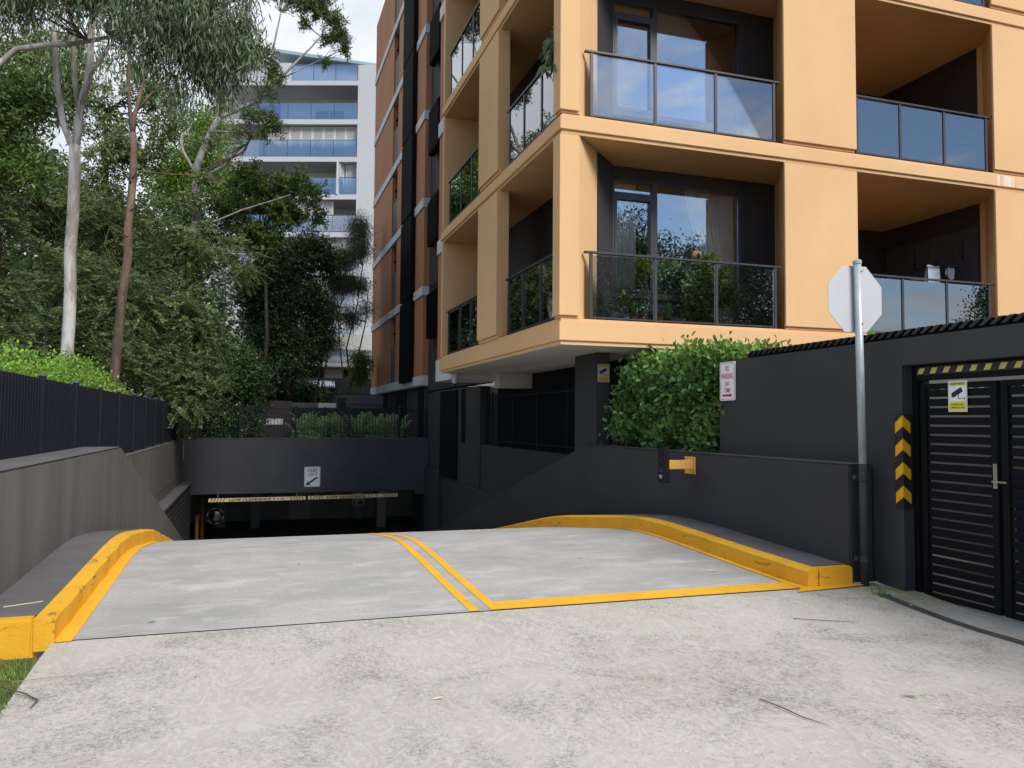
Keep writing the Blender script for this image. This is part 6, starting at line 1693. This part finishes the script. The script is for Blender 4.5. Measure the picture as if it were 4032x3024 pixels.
# laundry on the right balcony
t = thing('clothes_rack', 'black wire clothes rack on the right lower balcony', 'clothes rack', (13.4, 13, FB))
b = MB()
for y in (12.85, 13.25):
    b.tube([(13.0, y, FB), (13.4, y, FB + .8), (13.38, y, FB + 1.62), (14.24, y, FB + 1.66), (14.12, y, FB + 1.25)], .01, 6)
    b.tube([(14.2, y, FB), (13.6, y, FB + .95)], .01, 6)
b.tube([(13.38, 12.85, FB + 1.62), (13.38, 13.25, FB + 1.62)], .008, 6).tube([(14.24, 12.85, FB + 1.66), (14.24, 13.25, FB + 1.66)], .008, 6)
b.tube([(12.3, 12.9, FB + 1.20), (13.0, 12.9, FB + 1.20), (13.5, 12.9, FB + 1.30)], .01, 6).tube([(12.4, 12.9, FB), (12.9, 12.9, FB + 1.2)], .01, 6).tube([(13.0, 12.9, FB), (12.45, 12.9, FB + 1.2)], .01, 6)
b.build('frame', 'black_metal', t)
def cloth(name, x0, x1, y, zt, zb, mat, lab, cat, taper=0.0, wav=.02):
    b = MB(); n = 18; rows = 8; vs = []
    for back in (0, 1):
        for j in range(rows + 1):
            v = j / rows
            for i in range(n + 1):
                s = i / n; xx = x0 + (x1 - x0) * s + taper * (s - .5) * v
                z = zt + (zb - zt) * v * (0.75 if back else 1) + .012 * math.sin(s * 7 + j)
                vs.append((xx, y + (.05 if back else -.02) * min(1, v * 3) + wav * math.sin(s * 11 + j * .5) * v, z))
    k = (n + 1) * (rows + 1); fs = []
    for o in (0, k):
        fs += [(o + j * (n + 1) + i, o + j * (n + 1) + i + 1, o + (j + 1) * (n + 1) + i + 1, o + (j + 1) * (n + 1) + i) for j in range(rows) for i in range(n)]
    b.add(vs, fs)
    return tag(b.build(name, mat, None, smooth=True), lab, cat)
cloth('shirt', 13.40, 13.73, 12.88, FB + 1.66, FB + .86, 'cloth_blue', 'pale blue shirt draped over the top of the clothes rack', 'clothing', .04)
cloth('shirt', 13.96, 14.13, 12.88, FB + 1.66, FB + 1.40, 'cloth_blue', 'short pale blue sleeve hanging at the right end of the rack', 'clothing')
cloth('towel', 12.33, 12.77, 12.88, FB + 1.20, FB + .92, 'cloth_blue', 'folded pale blue patterned towel at the left of the rack', 'towel')
cloth('towel', 12.95, 13.43, 12.86, FB + 1.25, FB + .78, 'cloth_blue', 'larger pale blue printed towel in the middle of the rack', 'towel', .05)
cloth('pillowcase', 12.97, 13.46, 12.98, FB + .80, FB + .36, 'cloth_grey', 'beige-white cloth hanging below the printed towel', 'laundry', .03)
cl_ = cloth('tea_towel', 13.46, 13.62, 12.98, FB + .98, FB + .64, 'cloth_white', 'small white cloth with four brown squares beside the printed towel', 'laundry')
for i, (x, z) in enumerate(((13.49, .80), (13.55, .805), (13.49, .74), (13.55, .745))):
    MB().plate([(0, 0), (.04, 0), (.04, .025), (0, .025)], ((x, 12.925, FB + z), (1, 0, 0), (0, 0, 1), (0, -1, 0)), 0, .003).build('square_patch', 'terracotta', cl_)
# dry twiggy plant on the upper right balcony
t = thing('potted_plant', 'dry bare twiggy plant on the upper right balcony', 'potted plant', (13.2, 12.6, Ls[1] + .06))
MB().lathe([(.12, 0), (.16, .3), (.14, .3)], (13.3, 12.6, Ls[1] + .06), 16).build('pot', 'pot_black', t)
b = MB(); r = random.Random(5)
for k in range(16):
    b.tube(wander((13.3, 12.6, Ls[1] + .3), (13.3 + r.uniform(-.5, .25), 12.6 + r.uniform(-.2, .2), Ls[1] + 1.3 + r.uniform(-.1, .25)), 5, .12, k), .006, 5)
b.build('twigs', 'twig', t)

# ------------------------------------------------------------------ litter
def twig(label, pts, r=.006, mat='twig', cat='twig'):
    P = [(x, y, (ZA(x, y) if y < 6.44 else ZR(y)) + dz) for x, y, dz in pts]
    o = MB().tube(P, [r] * (len(P) - 1) + [r * .4], 6).build('twig', mat)
    return tag(o, label, cat)
twig('curved dry twig lying on the concrete at the right', [(2.95, 4.13, .008), (2.98, 3.95, .012), (3.0, 3.8, .01), (3.06, 3.66, .008)], .0035)
twig('thin reddish stalk on the concrete near the right edge', [(4.35, 5.62, .006), (4.6, 5.5, .008), (4.85, 5.42, .006)], .0025)
twig('bent brown stick across the lawn edge at the left', [(-1.42, 5.55, .03), (-1.25, 5.42, .02), (-1.16, 5.32, .012), (-1.17, 5.2, .01)], .005)
twig('long pale stalk at the lawn edge near the kerb', [(-1.36, 5.6, .03), (-1.1, 5.66, .015), (-.82, 5.68, .008)], .0022, 'dead_leaf')
o = MB().tube([(-1.73, 6.8, .19), (-1.6, 6.86, .192), (-1.5, 6.93, .19)], .004, 6).build('twig', 'pale_leaf'); tag(o, 'pale straw lying on the dark kerb infill at the left', 'twig')
def dead_leaf(label, x, y, a, L=.06, mat='dead_leaf', z=None):
    zz = (ZA(x, y) if y < 6.44 else ZR(y)) + .006 if z is None else z
    b = MB(); c, s = math.cos(a), math.sin(a); W = L * .22
    q = lambda u, v, w: (x + u * c - v * s, y + u * s + v * c, zz + w)
    b.add([q(0, 0, 0), q(L * .4, W, .006), q(L, 0, .002), q(L * .4, -W, .006), q(L * .45, 0, .001), q(-L * .5, L * .1, .004)], [(0, 4, 1), (1, 4, 2), (0, 3, 4), (3, 2, 4), (0, 1, 5)])
    return tag(b.build('fallen_leaf', mat), label, 'leaf')
dead_leaf('brown curled gum leaf on the concrete at the bottom left', -.62, 3.95, .2, .09)
dead_leaf('pale dry leaf on the concrete in the centre', 1.08, 4.70, .3, .06, 'pale_leaf')
dead_leaf('tan leaf on the concrete at the far right edge', 3.85, 3.9, -.3, .06)
dead_leaf('white dry leaf on the ramp near the right hold line', 4.62, 7.3, -.2, .08, 'pale_leaf')
dead_leaf('tiny pale leaf on the ramp left of the centre lines', .35, 7.8, .8, .04, 'pale_leaf')
dead_leaf('small green-white leaf on the ramp near the left kerb', -.72, 6.75, .5, .05, 'lf_lime')
dead_leaf('pale leaf caught on the strip drain', 5.70, 5.72, .9, .06, 'pale_leaf')
for x, y, lab in ((0.9, 3.4, 'tiny dark leaf fleck low in the middle of the apron'), (3.3, 4.9, 'tiny dark leaf fleck on the apron below the hold line'), (-0.3, 5.5, 'tiny dark leaf fleck on the apron near the expansion joint'),
                  (0.5, 8.6, 'tiny dark leaf fleck on the upper left of the ramp'), (3.5, 8.2, 'tiny dark leaf fleck in the middle of the right ramp lane'), (4.4, 5.3, 'tiny dark leaf fleck on the apron near the yellow kerb end')):
    dead_leaf(lab, x, y, x * 7, .03)
wd = thing('weed', 'tuft of green weed at the start of the strip drain', 'weed', (5.72, 6.05, -.03))
n = 40
P = np.tile([[5.70, 6.05, -.045]], (n, 1)) + RNG.normal(size=(n, 3)) * np.array([.03, .04, .0]); D = RNG.normal(size=(n, 3)); D[:, 2] = np.abs(D[:, 2]) + .6
leaf_mesh('blades', P, D, RNG.uniform(.05, .11, n), .006, 'lf_lime', wd)
